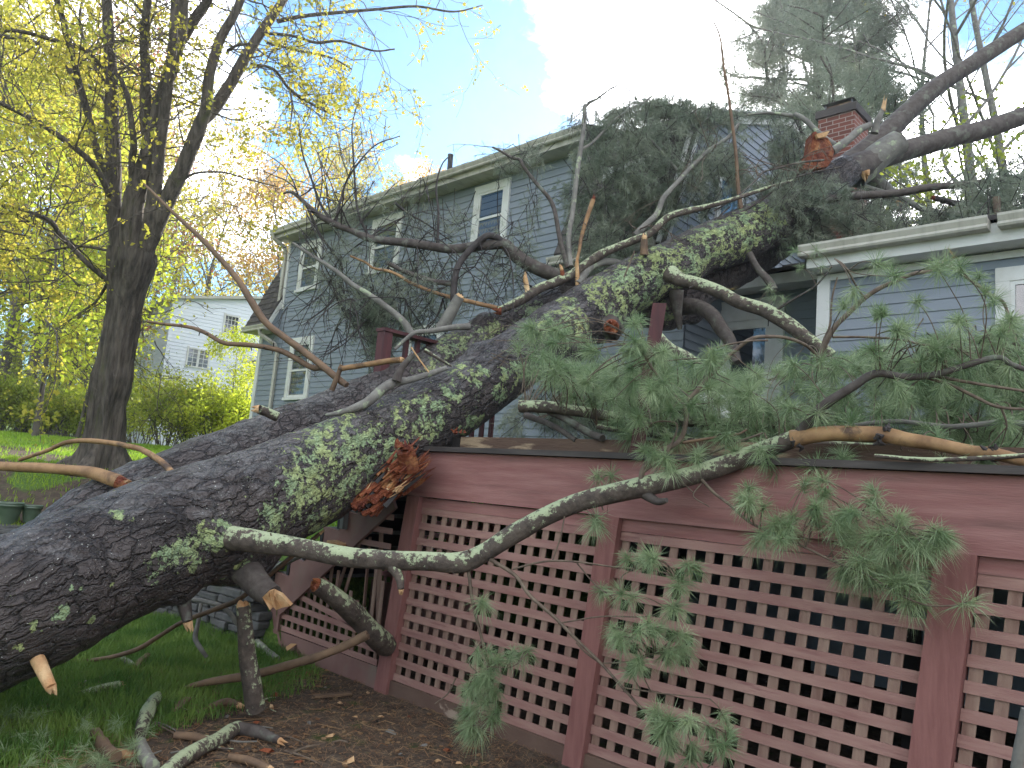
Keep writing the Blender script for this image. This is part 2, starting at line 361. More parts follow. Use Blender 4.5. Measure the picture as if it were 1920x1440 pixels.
M = {}
M['siding'] = mat('blue_siding', (.215, .245, .275), .6, (.24, .268, .298), 1.5, bump=.15, bscale=40, stretch=(.3, 1, 3), col3=(.20, .23, .26), s3=.7)
M['siding_w'] = mat('white_siding', (.70, .73, .78), .6, (.76, .79, .83), 1.0)
M['trim'] = mat('white_trim', (.66, .66, .62), .55, (.52, .51, .45), 3.0, thr=(.45, .75), bump=.1)
M['gutter'] = mat('gutter_paint', (.46, .44, .37), .5, (.30, .28, .23), 4.0, stretch=(2.5, 1, .4), thr=(.45, .75))
M['soffit'] = mat('soffit', (.42, .42, .39), .7)
M['roof'] = mat('shingle', (.055, .048, .045), .95, (.10, .088, .078), 6.0, bump=.5, bscale=30)
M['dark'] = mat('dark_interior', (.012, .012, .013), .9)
M['curtain'] = mat('curtain', (.55, .50, .36), .9, (.40, .36, .25), 3, stretch=(9, 9, .2))
M['glass'] = glassmat('window_glass')
M['glass_d'] = glassmat('window_glass_dark', clear=.15)
M['brick'] = brickmat()
M['metal'] = mat('dull_metal', (.16, .17, .18), .5, (.09, .08, .08), 4)
M['pipe'] = mat('vent_pipe', (.03, .03, .032), .6)
M['stainwood'] = mat('red_stained_wood', (.245, .105, .092), .75, (.32, .16, .138), 3.0, stretch=(.6, 1, 6), bump=.25, bscale=30, col3=(.16, .085, .07), s3=2.2, t3=(.54, .80))
M['stainpost'] = mat('red_stained_post', (.265, .118, .10), .75, (.215, .09, .077), 6.0, stretch=(5, 5, .6), bump=.25, bscale=20)
M['slat_h'] = mat('lattice_slat_weathered', (.27, .132, .112), .8, (.40, .245, .195), 3.0, stretch=(.8, 1, 6), thr=(.3, .75), col3=(.25, .12, .105), s3=5, bump=.3, bscale=60)
M['slat_v'] = mat('lattice_slat_brown', (.19, .105, .08), .8, (.36, .25, .185), 2.4, stretch=(6, 1, 1), thr=(.3, .75), bump=.3, bscale=60)
M['baseboard'] = mat('weathered_base_board', (.15, .095, .068), .85, (.11, .065, .048), 2, stretch=(1, 1, 2), col3=(.36, .27, .20), s3=1.5, t3=(.60, .63), bump=.3, bscale=30)
M['capwood'] = mat('cap_board', (.085, .072, .064), .8, (.05, .042, .038), 3, stretch=(.5, 1, 5), bump=.3)
M['curbwood'] = mat('worn_brown_board', (.12, .075, .05), .75, (.085, .05, .035), 3, stretch=(.8, 1, 4), col3=(.33, .24, .15), s3=2.2, t3=(.54, .62), bump=.4, bscale=20)
M['stairwood'] = mat('stair_skirt_paint', (.235, .135, .11), .75, (.19, .10, .083), 3, bump=.2, col3=(.20, .14, .11), s3=2)
M['greywood'] = mat('grey_deck_wood', (.18, .18, .165), .8, (.10, .10, .09), 4, stretch=(1, 6, 1), bump=.3)
M['railwood'] = mat('dark_red_rail', (.10, .034, .034), .6, (.06, .024, .025), 5, stretch=(4, 4, .5))
M['darkwood'] = mat('near_black_wood', (.028, .024, .022), .6)  # near-black wood; also paints under-deck shade on the house base
M['bark'] = barkmat('pine_bark', (.017, .012, .010), (.092, .071, .062), (.43, .49, .20), (.205, .195, .185))
M['bark2'] = barkmat('pine_bark_rear', (.038, .030, .027), (.13, .105, .095), (.40, .45, .21), (.215, .21, .195), us=9, vs=18)
M['branchbark'] = mat('branch_bark', (.055, .042, .036), .75, (.10, .085, .072), 14, col3=(.16, .17, .13), s3=6, t3=(.55, .68), bump=.5, bscale=40, bdist=.008)
M['greybranch'] = mat('grey_branch_bark', (.13, .12, .105), .8, (.21, .20, .17), 10, col3=(.30, .34, .22), s3=7, t3=(.58, .64), bump=.5, bscale=40, bdist=.008)
def lichenmat():
    m = mat('lichen_branch_bark', (.055, .042, .034), .8, (.115, .09, .07), 16, bump=.8, bscale=45, bdist=.012); N = m.node_tree.nodes; L = m.node_tree.links; b = N['Principled BSDF']
    old = b.inputs['Base Color'].links[0].from_socket; g = N.new('ShaderNodeNewGeometry'); sp = N.new('ShaderNodeSeparateXYZ'); L.new(g.outputs['Normal'], sp.inputs[0]); tc = N.new('ShaderNodeTexCoord')
    def nz(sc, dt=6):
        n = N.new('ShaderNodeTexNoise'); n.inputs['Scale'].default_value = sc; n.inputs['Detail'].default_value = dt; n.inputs['Roughness'].default_value = .75; L.new(tc.outputs['Object'], n.inputs['Vector']); return n.outputs[0]
    def mth(op, a, c):
        n = N.new('ShaderNodeMath'); n.operation = op
        for i, v in enumerate((a, c)):
            if isinstance(v, (int, float)): n.inputs[i].default_value = v
            else: L.new(v, n.inputs[i])
        return n.outputs[0]
    s = mth('ADD', mth('ADD', mth('MULTIPLY', nz(22), .8), mth('MULTIPLY', nz(5, 3), .45)), mth('MULTIPLY', sp.outputs[2], .13)); r = N.new('ShaderNodeMapRange'); r.inputs[1].default_value = .665; r.inputs[2].default_value = .71; L.new(s, r.inputs[0])
    c = N.new('ShaderNodeMix'); c.data_type = 'RGBA'; c.inputs[6].default_value = (.25, .30, .17, 1); c.inputs[7].default_value = (.45, .49, .30, 1); L.new(nz(40, 3), c.inputs[0])
    x = N.new('ShaderNodeMix'); x.data_type = 'RGBA'; L.new(r.outputs[0], x.inputs[0]); L.new(old, x.inputs[6]); L.new(c.outputs[2], x.inputs[7]); L.new(x.outputs[2], b.inputs['Base Color']); return m
M['lichenbranch'] = lichenmat()
M['peeled'] = mat('peeled_branch', (.36, .215, .10), .65, (.20, .11, .052), 9, stretch=(1, 1, 1), col3=(.09, .055, .035), s3=5, t3=(.54, .64), bump=.3, bscale=25, bdist=.006)
M['brownbranch'] = mat('brown_branch', (.19, .12, .07), .7, (.11, .07, .045), 8, bump=.3, bscale=30, bdist=.006)
M['freshwood'] = mat('fresh_broken_wood', (.60, .40, .21), .7, (.44, .23, .10), 9, stretch=(1, 1, 1), bump=.6, bscale=30, col3=(.70, .50, .28), s3=4)
M['orangewood'] = mat('orange_torn_wood', (.26, .075, .028), .7, (.11, .025, .014), 9, stretch=(1, 1, 1), bump=1.0, bscale=18, bdist=.05, col3=(.42, .20, .075), s3=7)
M['twig'] = mat('twig_bark', (.085, .058, .042), .7, (.17, .13, .09), 18)
M['twig_dark'] = mat('dark_twig', (.035, .028, .026), .7, (.07, .06, .055), 10)
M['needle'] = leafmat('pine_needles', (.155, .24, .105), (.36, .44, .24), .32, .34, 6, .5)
M['needle_far'] = leafmat('pine_needles_glare', (.17, .21, .145), (.31, .34, .245), .32, .45, 3, .4)  # greyer needle copy with veiling glare put into the colour
M['needle_dry'] = leafmat('dry_needles', (.42, .28, .09), (.30, .24, .09), .3, .5)
M['maplebark'] = mat('maple_bark', (.050, .042, .034), .9, (.15, .125, .10), 7, stretch=(2.2, 2.2, .32), bump=1.0, bscale=12, bdist=.05, col3=(.085, .10, .03), s3=1.3, t3=(.60, .75))
M['leaf_yg'] = leafmat('young_maple_leaves', (.34, .36, .05), (.52, .44, .07), .6, .6, 1.5)
M['leaf_gold'] = leafmat('golden_leaves', (.52, .38, .06), (.42, .42, .06), .6, .6, 1.0)
M['leaf_orange'] = leafmat('orange_buds', (.50, .27, .10), (.52, .38, .08), .55, .6, .8)
M['leaf_red'] = leafmat('reddish_buds', (.34, .10, .07), (.45, .22, .10), .5, .6, .8)
M['leaf_bush'] = leafmat('bush_leaves', (.22, .29, .04), (.40, .43, .06), .5, .6, 1.2)
M['leaf_lime'] = leafmat('lime_leaves', (.40, .49, .04), (.52, .54, .07), .6, .6, 1.2)
M['grass'] = leafmat('grass_blades', (.085, .18, .035), (.21, .31, .065), .4, .5, 2.5)
M['lawn'] = leafmat('lawn_blades', (.20, .36, .03), (.30, .40, .05), .5, .6, 1.2)
M['dirt'] = groundmat()
M['stone'] = mat('field_stone', (.055, .055, .053), .9, (.125, .12, .11), 5, bump=.6, bscale=18, col3=(.06, .07, .045), s3=2.5)
M['pot'] = mat('green_glazed_pot', (.055, .085, .05), .3, (.085, .12, .075), 6, spec=.6)
M['red_bark'] = mat('distant_bark', (.07, .06, .05), .9, (.14, .12, .10), 4)
M['car_blue'] = mat('car_paint_blue', (.02, .13, .30), .25, spec=.7)
M['tyre'] = mat('tyre_rubber', (.02, .02, .02), .9)
M['brass'] = mat('lantern_metal', (.02, .02, .02), .4)
print('materials done')

# ------------------------------------------------------------------ terrain
WALLPTS = np.array([(-6.72, 3.86), (-8.3, 3.72), (-9.6, 2.9), (-10.4, 2.0), (-11.4, 0.2), (-12.5, -3.0)])
def wall_dist(x, y):
    x = np.asarray(x, float); y = np.asarray(y, float); best = np.full(x.shape, 1e9); sg = np.ones(x.shape)
    for a, b in zip(WALLPTS[:-1], WALLPTS[1:]):
        d = b-a; t = np.clip(((x-a[0])*d[0]+(y-a[1])*d[1])/(d@d), 0, 1); dx = x-a[0]-t*d[0]; dy = y-a[1]-t*d[1]; q = np.hypot(dx, dy)
        cr = d[0]*(y-a[1])-d[1]*(x-a[0]); m_ = q < best; best = np.where(m_, q, best); sg = np.where(m_, np.where(cr < 0, 1, -1), sg)
    return best*sg
def ss(x, a, b): t = np.clip((x-a)/(b-a), 0, 1); return t*t*(3-2*t)
def height(x, y):
    x = np.asarray(x, float); y = np.asarray(y, float); d = wall_dist(x, y)
    h = ss(d, .02, .10)*.66+.78*ss(d, .1, 3.2)+.45*ss(d, 3, 11)+.012*np.maximum(d-8, 0)
    h = h*ss(-x, 6.3, 6.8)
    far = ss(np.hypot(x, y), 14, 24)*ss(y, 8.8, 12)*1.9
    h = np.maximum(h, far)
    bank = np.minimum(ss(np.hypot(x+4, y), 30, 80)*5, 5)
    return h+bank+.05*(fbm(np.stack([x*.8, y*.8, x*0], -1), 3)-.5)*ss(np.hypot(x, y), 1, 3)
def ground():
    mb = MB(); xs = np.unique(np.concatenate([np.linspace(-26, 8, 240), -26-np.geomspace(.5, 500, 26), 8+np.geomspace(.5, 500, 22)]))
    ys = np.unique(np.concatenate([np.linspace(-6, 16, 160), -6-np.geomspace(.5, 500, 18), 16+np.geomspace(.5, 500, 22)]))
    X, Y = np.meshgrid(xs, ys); Z = height(X, Y); V = np.stack([X, Y, Z], -1).reshape(-1, 3); nx = len(xs)
    i = np.arange(len(ys)-1)[:, None]*nx+np.arange(nx-1)[None]; mb.add(V, np.stack([i, i+1, i+nx+1, i+nx], -1).reshape(-1, 4))
    o = build(mb, 'ground', M['dirt'], sm=True); struct(o, 'lawn and bare soil sloping up from the deck to the neighbouring yard', 'ground')
    a = o.data.attributes.new('turf', 'FLOAT', 'POINT')
    a.data.foreach_set('value', turf(V[:, 0], V[:, 1]).astype(np.float32))
def turf(x, y):
    """1 where grass grows, 0 on the bare soil along the deck"""
    t = ss(-(x)+0.55*(3.3-y), 4.9, 5.9)
    up_ = (wall_dist(x, y) > 0)*(x < -6.3)
    patch = fbm(np.stack([x*.55, y*.55, x*0+4], -1), 3)
    back = np.where((wall_dist(x, y) > .3) & (wall_dist(x, y) < 9), ss(patch, .40, .55)*.75+.1+.5*ss(y+.25*x, 1.7, 3.0), 1)
    return np.where(up_, back, t)
ground()

def rand_in(poly, n):
    poly = np.asarray(poly, float); lo, hi = poly.min(0), poly.max(0); out = []
    while len(out) < n:
        q = RNG.uniform(lo, hi, (n*2, 2)); ins = np.zeros(len(q), bool); j = len(poly)-1
        for i in range(len(poly)):
            a, b = poly[i], poly[j]; c = ((a[1] > q[:, 1]) != (b[1] > q[:, 1])) & (q[:, 0] < (b[0]-a[0])*(q[:, 1]-a[1])/(b[1]-a[1]+1e-12)+a[0]); ins ^= c; j = i
        out.extend(q[ins])
    return np.array(out[:n])
def blades(name, poly, n, h0, h1, w, material, dens=None):
    q = rand_in(poly, n); k = turf(q[:, 0], q[:, 1]) if dens is None else dens(q)
    q = q[RNG.random(len(q)) < k]; n = len(q); z = height(q[:, 0], q[:, 1]); B = np.stack([q[:, 0], q[:, 1], z-.01], -1)
    a = RNG.uniform(0, 2*pi, n); hh = RNG.uniform(h0, h1, n)*(.6+.8*fbm(np.stack([q[:, 0]*1.7, q[:, 1]*1.7, z*0], -1), 3)); lean = RNG.uniform(.1, .8, n)*hh; a2 = RNG.uniform(0, 2*pi, n)
    s = np.stack([np.cos(a), np.sin(a), 0*a], -1)*w; l = np.stack([np.cos(a2)*lean, np.sin(a2)*lean, hh], -1); m1 = B+l*np.array([.35, .35, .6])
    V = np.stack([B-s, B+s, m1+s*.7, m1-s*.7, B+l], 1).reshape(-1, 3); i = np.arange(n)[:, None]*5
    mb = MB(); mb.add(V, np.concatenate([i+0, i+1, i+2, i+3], 1)); mb.F.append(np.concatenate([i+3, i+2, i+4], 1))
    return build(mb, name, material)
g = blades('grass', [(-4.2, .6), (-5.2, 3.6), (-6.5, 4.1), (-8.4, 4.0), (-10.4, 2), (-8, -.5)], 100000, .04, .115, .0035, M['grass'])
tag(g, 'lush green grass under the fallen trunk', 'grass', kind='stuff')
g = blades('grass', [(-6.6, 4.5), (-9, 4.2), (-10.6, 2), (-13, 0), (-30, 4), (-30, 12), (-19, 14), (-17.5, 8.7), (-7, 8.7)], 110000, .04, .10, .008, M['lawn'])
tag(g, 'short sunlit lawn around the maple and the hedge', 'grass', kind='stuff')
def litter():
    q = rand_in([(-2.6, 1.5), (-3.1, 3.9), (-5.0, 3.9), (-6.6, 3.8), (-6.9, 3.2), (-5.2, 1.2)], 16000); n = len(q); z = height(q[:, 0], q[:, 1])+.006+RNG.uniform(0, .012, n)
    a = RNG.uniform(0, 2*pi, n); L = RNG.uniform(.02, .06, n); d = np.stack([np.cos(a)*L, np.sin(a)*L, RNG.uniform(-.003, .012, n)], -1); s = np.stack([-np.sin(a), np.cos(a), 0*a], -1)*RNG.uniform(.0009, .002, n)[:, None]
    B = np.stack([q[:, 0], q[:, 1], z], -1); V = np.stack([B-s, B+s, B+d+s, B+d-s], 1).reshape(-1, 3); mb = MB(); mb.add(V, np.arange(n)[:, None]*4+np.arange(4))
    q = rand_in([(-2.6, 1.5), (-3.1, 3.9), (-5.0, 3.9), (-6.6, 3.8), (-7.5, 2.4), (-5.2, 1.2)], 900); n = len(q); z = height(q[:, 0], q[:, 1])+.012
    for (x, y), zz in zip(q, z):
        if RNG.random() < .3:
            a = RNG.uniform(0, 2*pi); L = RNG.uniform(.05, .22); p0 = np.array([x, y, zz]); mb.tube([p0, p0+[cos(a)*L*.5, sin(a)*L*.5, RNG.uniform(0, .02)], p0+[cos(a+.3)*L, sin(a+.3)*L, 0]], [.003, .0025, .0015], 4)
        else: s_ = RNG.uniform(.006, .018); mb.box((x, y, zz-.004), (s_*1.6, s_, s_*.5), [[cos(x*99), -sin(x*99), 0], [sin(x*99), cos(x*99), 0], [0, 0, 1]])
    tag(build(mb, 'needle_litter', mat('dead_needles', (.17, .085, .04), .8, (.26, .17, .09), 9)), 'brown dead pine needles littering the soil by the deck', 'litter', kind='stuff')
litter()

# ------------------------------------------------------------------ dry stone retaining wall
def stone_wall():
    mb = MB(); 
    for a, b in zip(WALLPTS[:-2], WALLPTS[1:-1]):
        L = np.linalg.norm(b-a); d = (b-a)/L; nr = np.array([d[1], -d[0]]); nr = -nr if wall_dist(*( (a+b)/2+nr*.3)) > 0 else nr
        z = 0.0; row = 0
        while z < .70:
            h = random.uniform(.055, .10); t = random.uniform(-.1, 0)
            while t < L:
                w = random.uniform(.12, .34); c = a+d*(t+w/2)+nr*random.uniform(-.02, .035)
                ang = atan2(d[1], d[0])+random.uniform(-.06, .06); R = np.array([[cos(ang), -sin(ang), 0], [sin(ang), cos(ang), 0], [0, 0, 1]])@np.array([[cos(.05), 0, random.uniform(-.07, .07)], [0, 1, 0], [0, 0, 1]])
                n0 = mb.n; mb.box((c[0], c[1], z+h/2), (w*.97, .26, h*.90), R, taper=random.uniform(.93, 1.0))
                V = mb.V[-1]; V += RNG.uniform(-.008, .008, V.shape); t += w
            z += h; row += 1
    o = build(mb, 'stone_wall', M['stone']); md = o.modifiers.new('bevel', 'BEVEL'); md.width = .012; md.segments = 2
    tag(o, 'low dry stone retaining wall behind the stairs', 'wall')
stone_wall()
def pot(px, py, d, r, h, label):
    c = P(px, py, d); c[2] = height(c[0], c[1]) + .02
    prof = [(r*.62, 0), (r*.72, h*.25), (r*.86, h*.66), (r*.93, h*.80), (r*1.0, h*.82), (r*1.02, h*.90), (r*.97, h*.91), (r*1.0, h*.93), (r*1.03, h*1.0), (r*.93, h*1.0), (r*.88, h*.85), (r*.6, h*.5)]
    mb = MB(); n = 28; th = np.linspace(0, 2*pi, n, endpoint=False)
    V = np.array([[c[0]+rr*cos(t), c[1]+rr*sin(t), c[2]+zz] for rr, zz in prof for t in th]); m_ = len(prof)
    F = [[i*n+j, i*n+(j+1) % n, (i+1)*n+(j+1) % n, (i+1)*n+j] for i in range(m_-1) for j in range(n)]; mb.add(V, F)
    t = thing('flower_pot', label, 'flower pot', c, 'green pots on the stone wall'); build(mb, 'pot_body', M['pot'], t, sm=True)
    s = MB(); s.tube([c+[0, 0, h*.80], c+[0, 0, h*.86]], [r*.88, r*.86], 20); build(s, 'soil', mat('potting_soil', (.03, .022, .016), .95), t)
pot(12, 985, 9.0, .150, .25, 'larger green glazed pot cut by the left edge')
pot(55, 985, 9.15, .115, .20, 'smaller green glazed pot beside the larger one')
slabm = MB(); c = P(28, 992, 9.05); slabm.box((c[0], c[1], height(c[0], c[1])-.02), (.75, .5, .06)); tag(build(slabm, 'stone_slab', M['stone']), 'flat stone slab under the two green pots', 'slab')

# ------------------------------------------------------------------ houses
def lap_wall(mb, u0, u1, z0, z1, base, axis, sgn, pitch=.12, lap=.016, u_top=None, u0_top=None):
    """clapboards as real overlapping boards; axis 0: wall along X at y=base, axis 1: wall along Y at x=base; ends may rake"""
    k = 0; z = z0
    while z < z1-1e-3:
        zt = min(z+pitch, z1); f0 = (z-z0)/(z1-z0); f1 = (zt-z0)/(z1-z0)
        a0 = u0+(0 if u0_top is None else (u0_top-u0)*f0); a1 = u0+(0 if u0_top is None else (u0_top-u0)*f1)
        b0 = u1+(0 if u_top is None else (u_top-u1)*f0); b1 = u1+(0 if u_top is None else (u_top-u1)*f1)
        pts = [(a0, sgn*lap, z), (b0, sgn*lap, z), (b1, sgn*.002, zt), (a1, sgn*.002, zt), (a0, 0, z), (b0, 0, z)]
        V = [[u, base+o, q] if axis == 0 else [base+o, u, q] for u, o, q in pts]
        mb.add(V, [[0, 1, 2, 3], [4, 5, 1, 0]]); z = zt
def window(parent, x0, x1, z0, z1, y, axis=0, sgn=-1, curtain=0.0, trim=.11, name='window', grid=(3, 2), glass='glass', shade=None):
    """double hung window: casing, sash, muntins, pane and the curtain inside; a part with sub-parts"""
    def B(mb, u0, u1, a, b, o0, o1):
        if axis == 0: mb.slab(u0, u1, y+sgn*o0, y+sgn*o1, a, b)
        else: mb.slab(y+sgn*o0, y+sgn*o1, u0, u1, a, b)
    t = trim; mb = MB(); B(mb, x0-t, x0, z0, z1, .0, .045); B(mb, x1, x1+t, z0, z1, .0, .045); B(mb, x0-t, x1+t, z1, z1+t*1.15, .0, .048); B(mb, x0-t-.02, x1+t+.02, z0-.06, z0, .0, .075)
    f = build(mb, name, M['trim'], parent); s = .042; mb = MB(); zm = (z0+z1)/2
    B(mb, x0, x0+s, z0, z1, .004, .036); B(mb, x1-s, x1, z0, z1, .004, .036); B(mb, x0+s, x1-s, z0, z0+s*1.2, .004, .036); B(mb, x0+s, x1-s, z1-s, z1, .004, .036); B(mb, x0+s, x1-s, zm-.022, zm+.022, .004, .038)
    build(mb, 'sash', M['trim'], f)
    mb = MB(); B(mb, x0+s, x1-s, z0+s, z1-s, .0205, .0215); build(mb, 'pane', M[glass], f)
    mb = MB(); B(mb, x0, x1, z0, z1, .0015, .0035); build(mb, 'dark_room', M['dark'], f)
    if grid:
        mb = MB(); nx, nz = grid
        for half in (0, 1):
            a, b = (z0+s, zm-.022) if half == 0 else (zm+.022, z1-s)
            for i in range(1, nx): u = x0+s+(x1-x0-2*s)*i/nx; B(mb, u-.007, u+.007, a, b, .0165, .0195)
            for i in range(1, nz): q = a+(b-a)*i/nz; B(mb, x0+s, x1-s, q-.007, q+.007, .0165, .0193)
        if nx > 1: build(mb, 'muntins', M['soffit'], f)
    if curtain > 0:
        mb = MB(); n = 26; us = np.linspace(x0+s, x1-s, n); zz = z0+s+(z1-z0-2*s)*curtain; V = []
        for i, u in enumerate(us):
            o = .008+.004*sin(i*1.9)
            for q in (z0+s, zz): V.append([u, y+sgn*o, q] if axis == 0 else [y+sgn*o, u, q])
        mb.add(V, [[2*i, 2*i+2, 2*i+3, 2*i+1] for i in range(n-1)]); build(mb, 'curtain', M['curtain'], f)
    return f
HY = 8.74
def gutter(mb, x0, x1, y, z, w=.11):
    mb.prism([(y-w, z), (y-w-.012, z+.02), (y-w+.01, z+.05), (y-w-.015, z+.10), (y-w-.015, z+.125), (y-w+.008, z+.125), (y-w+.01, z+.1), (y, z+.1), (y, z)], 0, x0, x1)
def main_house():
    t = thing('blue_house', 'blue clapboard gambrel house with white trim under the fallen pine', 'house', (-9, HY, 1.6))
    XL, XR = -16.92, -5.4; DL, DR = -16.1, -7.2
    mb = MB()
    lap_wall(mb, XL, XR, 1.5, 4.86, HY, 0, -1); lap_wall(mb, DL, DR, 4.86, 6.935, HY, 0, -1)
    build(mb, 'front_wall', M['siding'], t)
    mb = MB(); mb.slab(XL+.01, XR-.01, HY+.001, HY+6.0, -.3, 4.86); mb.slab(DL, DR, HY+.001, HY+2.8, 4.86, 6.95)
    mb.prism([(HY+.15, 4.86), (9.0, 6.6), (11.66, 7.8), (14.2, 6.6), (14.9, 4.86)], 0, XL+.02, XR-.03); build(mb, 'house_core', M['siding'], t)
    mb = MB(); mb.slab(XL+.005, XR-.005, HY-.012, HY+.3, -.3, 1.5); build(mb, 'shade_dark_foundation', M['darkwood'], t)  # near-black slab, the darkness behind the lattice put into its colour
    # gambrel end wall facing the right
    prof = [(8.02, 4.86), (8.75, 6.95), (11.66, 8.14), (14.57, 6.95), (15.3, 4.86)]
    mb = MB(); z = 4.86
    def half(z):
        if z < 6.95: f_ = (z-4.86)/2.09; return 8.02+.73*f_+.1
        f_ = (z-6.95)/1.19; return 8.75+2.91*f_+.1
    zz = list(np.arange(2.0, 8.05, .12)); 
    for a, b in zip(zz[:-1], zz[1:]):
        y0 = half(a) if a > 4.86 else HY+.02; y1 = half(b) if b > 4.86 else HY+.02; w0 = 23.32-y0; w1 = 23.32-y1
        if w1 <= y1: break
        mb.add([[XR+.018, y0, a], [XR+.018, w0, a], [XR+.003, w1, b], [XR+.003, y1, b], [XR, y0, a], [XR, w0, a]], [[0, 1, 2, 3], [4, 5, 1, 0]])
    build(mb, 'gable_wall', M['siding'], t)
    # rake boards
    mb = MB()
    def rake(x, p, q, w=.16): mb.beam((x, p[0], p[1]), (x, q[0], q[1]), .05, w, (0, 0, 1))
    for a, b in zip(prof[:-1], prof[1:]): rake(XR+.045, a, b, .20)
    build(mb, 'rake_board', M['trim'], t)
    # roof: steep lower slopes left and right of the dormer, upper slope, dormer shed
    mb = MB()
    def sheet(x0, x1, p, q, th=.05):
        d = nrm([0, q[0]-p[0], q[1]-p[1]]); n_ = np.array([0, -d[2], d[1]])*th
        a = np.array([x0, *p]); b = np.array([x1, *p]); c = np.array([x1, *q]); e = np.array([x0, *q]); mb.add([a, b, c, e, a+n_, b+n_, c+n_, e+n_], [[0, 1, 2, 3], [4, 7, 6, 5], [0, 4, 5, 1], [1, 5, 6, 2], [2, 6, 7, 3], [3, 7, 4, 0]])
    def courses(x0, x1, p, q, n_):
        p = np.array(p, float); q = np.array(q, float)
        for i in range(n_):
            a = p+(q-p)*i/n_; b = p+(q-p)*(i+1)/n_; x = x0
            while x < x1:
                w = random.uniform(.16, .34); d = nrm([0, b[0]-a[0], b[1]-a[1]]); n1 = np.array([0, -d[2], d[1]]); xe = min(x+w, x1); t1 = random.uniform(.060, .070)
                A = np.array([x+.003, *a])-d*random.uniform(0, .02); Bv = A+np.array([xe-x-.006, 0, 0]); Cc = np.array([xe-.003, *b]); D_ = np.array([x+.003, *b])
                mb.add([A+n1*t1, Bv+n1*t1, Cc+n1*.052, D_+n1*.052, A+n1*.045, Bv+n1*.045], [[0, 1, 2, 3], [4, 5, 1, 0]]); x = xe
    XE = XL-.2; pl = ((8.40, 4.82), (9.33, 6.9))
    sheet(XE, DL, *pl); courses(XE, DL, *pl, 13)
    sheet(DR+.02, XR+.10, prof[0], prof[1]); courses(DR+.02, XR+.10, prof[0], prof[1], 13)
    sheet(DR+.02, XR+.10, prof[1], prof[2]); courses(DR+.02, XR+.10, prof[1], prof[2], 15)
    sheet(XE, XR+.10, (11.66, 8.14), (14.57, 6.95)); sheet(XE, XR+.10, (14.57, 6.95), (15.3, 4.86))
    sheet(DL-.25, DR+.12, (8.40, 7.10), (11.66, 8.14)); courses(DL-.25, DR+.12, (8.36, 7.10), (11.6, 8.13), 18)
    build(mb, 'roof', M['roof'], t)
    mb = MB(); mb.slab(DL-.22, DR+.1, 8.44, HY, 6.93, 6.96); mb.slab(DL-.22, DR+.1, 8.40, 8.44, 6.93, 7.11)   # dormer soffit, fascia
    mb.slab(XE, DL, 8.44, HY, 4.76, 4.79); mb.slab(XE, DL, 8.40, 8.44, 4.75, 4.87)
    mb.slab(DR, XR+.06, 8.04, HY, 4.80, 4.83); mb.slab(DR, XR+.06, 8.0, 8.04, 4.79, 4.93)
    build(mb, 'soffit', M['gutter'], t)
    mb = MB(); gutter(mb, DL-.30, DR+.15, 8.40, 7.02, .07); gutter(mb, XE-.02, DL+.02, 8.40, 4.76, .08); gutter(mb, DR, XR, 8.0, 4.82); build(mb, 'gutter', M['gutter'], t)
    # triangular cheek that closes the steep roof against the wall (white)
    mb = MB(); mb.prism([(HY, 4.76), (8.42, 4.76), (8.44, 4.90), (HY, 5.55)], 0, DL-.02, DL+.012); build(mb, 'cheek_board', M['siding'], t); mb = MB(); mb.beam((DL+.02, 8.42, 4.86), (DL+.02, HY-.02, 5.50), .02, .09); build(mb, 'rake_board', M['trim'], t)
    mb = MB()
    mb.slab(XL-.03, XL+.10, HY-.035, HY+.05, 1.2, 4.80); mb.slab(DL-.03, DL+.07, HY-.036, HY+.05, 5.3, 6.93); mb.slab(DR-.08, DR+.02, HY-.036, HY+.05, 4.95, 6.93); build(mb, 'corner_board', M['trim'], t)
    def spout(pts, w=.075):
        m_ = MB(); pts = np.array(pts, float)
        m_.tube(pts, [w*.62]*len(pts), 4, sub=1, caps=True); build(m_, 'downspout', M['gutter'], t)
    spout([(-16.22, 8.33, 7.03), (-16.22, 8.36, 6.93), (-16.10, 8.60, 6.76), (-16.16, HY-.07, 6.60), (-16.16, HY-.07, 5.30)])
    spout([(-16.3, 8.34, 4.78), (-16.28, 8.36, 4.66), (-16.02, 8.6, 4.46), (-15.98, HY-.06, 4.30), (-15.98, HY-.06, 1.4)])
    window(t, -15.42, -14.78, 5.68, 6.66, HY, curtain=0, grid=(3, 2)); window(t, -12.7, -11.95, 5.72, 6.70, HY, curtain=0, grid=None)
    window(t, -9.66, -9.03, 5.75, 6.72, HY, curtain=.52, grid=None, trim=.12); window(t, -15.35, -14.65, 3.22, 4.42, HY, curtain=.5, grid=(2, 1), trim=.12)
    window(t, -11.2, -10.4, 3.0, 4.3, HY, curtain=0, grid=None, trim=.13); window(t, -6.6, -6.1, 5.55, 6.25, HY-.28, grid=None, trim=.1)
    window(t, 9.45, 10.05, 5.15, 6.35, XR, axis=1, sgn=1, grid=None, trim=.08, glass='glass_d')
    # vent pipes on the roof
    mb = MB(); a = onY(842, 345, 9.1); b = onY(845, 290, 9.1); a[2] -= .25; mb.tube([a, b], [.052, .052], 14); mb.tube([b-[0, 0, .03], b], [.058, .058], 14); build(mb, 'vent_pipe', M['pipe'], t, sm=False)
    mb = MB(); a = onY(816, 347, 8.9); mb.tube([a-[0, 0, .1], a+[0, 0, .12]], [.03, .03], 10); build(mb, 'vent_pipe', M['pipe'], t)
    # chimney
    cx, cy = P(1578, 300, 13.0)[:2]; zt = P(1575, 214, 13.0)[2]
    mb = MB(); mb.slab(cx-.30, cx+.30, cy-.28, cy+.34, 3.5, zt-.07); ch = build(mb, 'chimney', M['brick'], t)
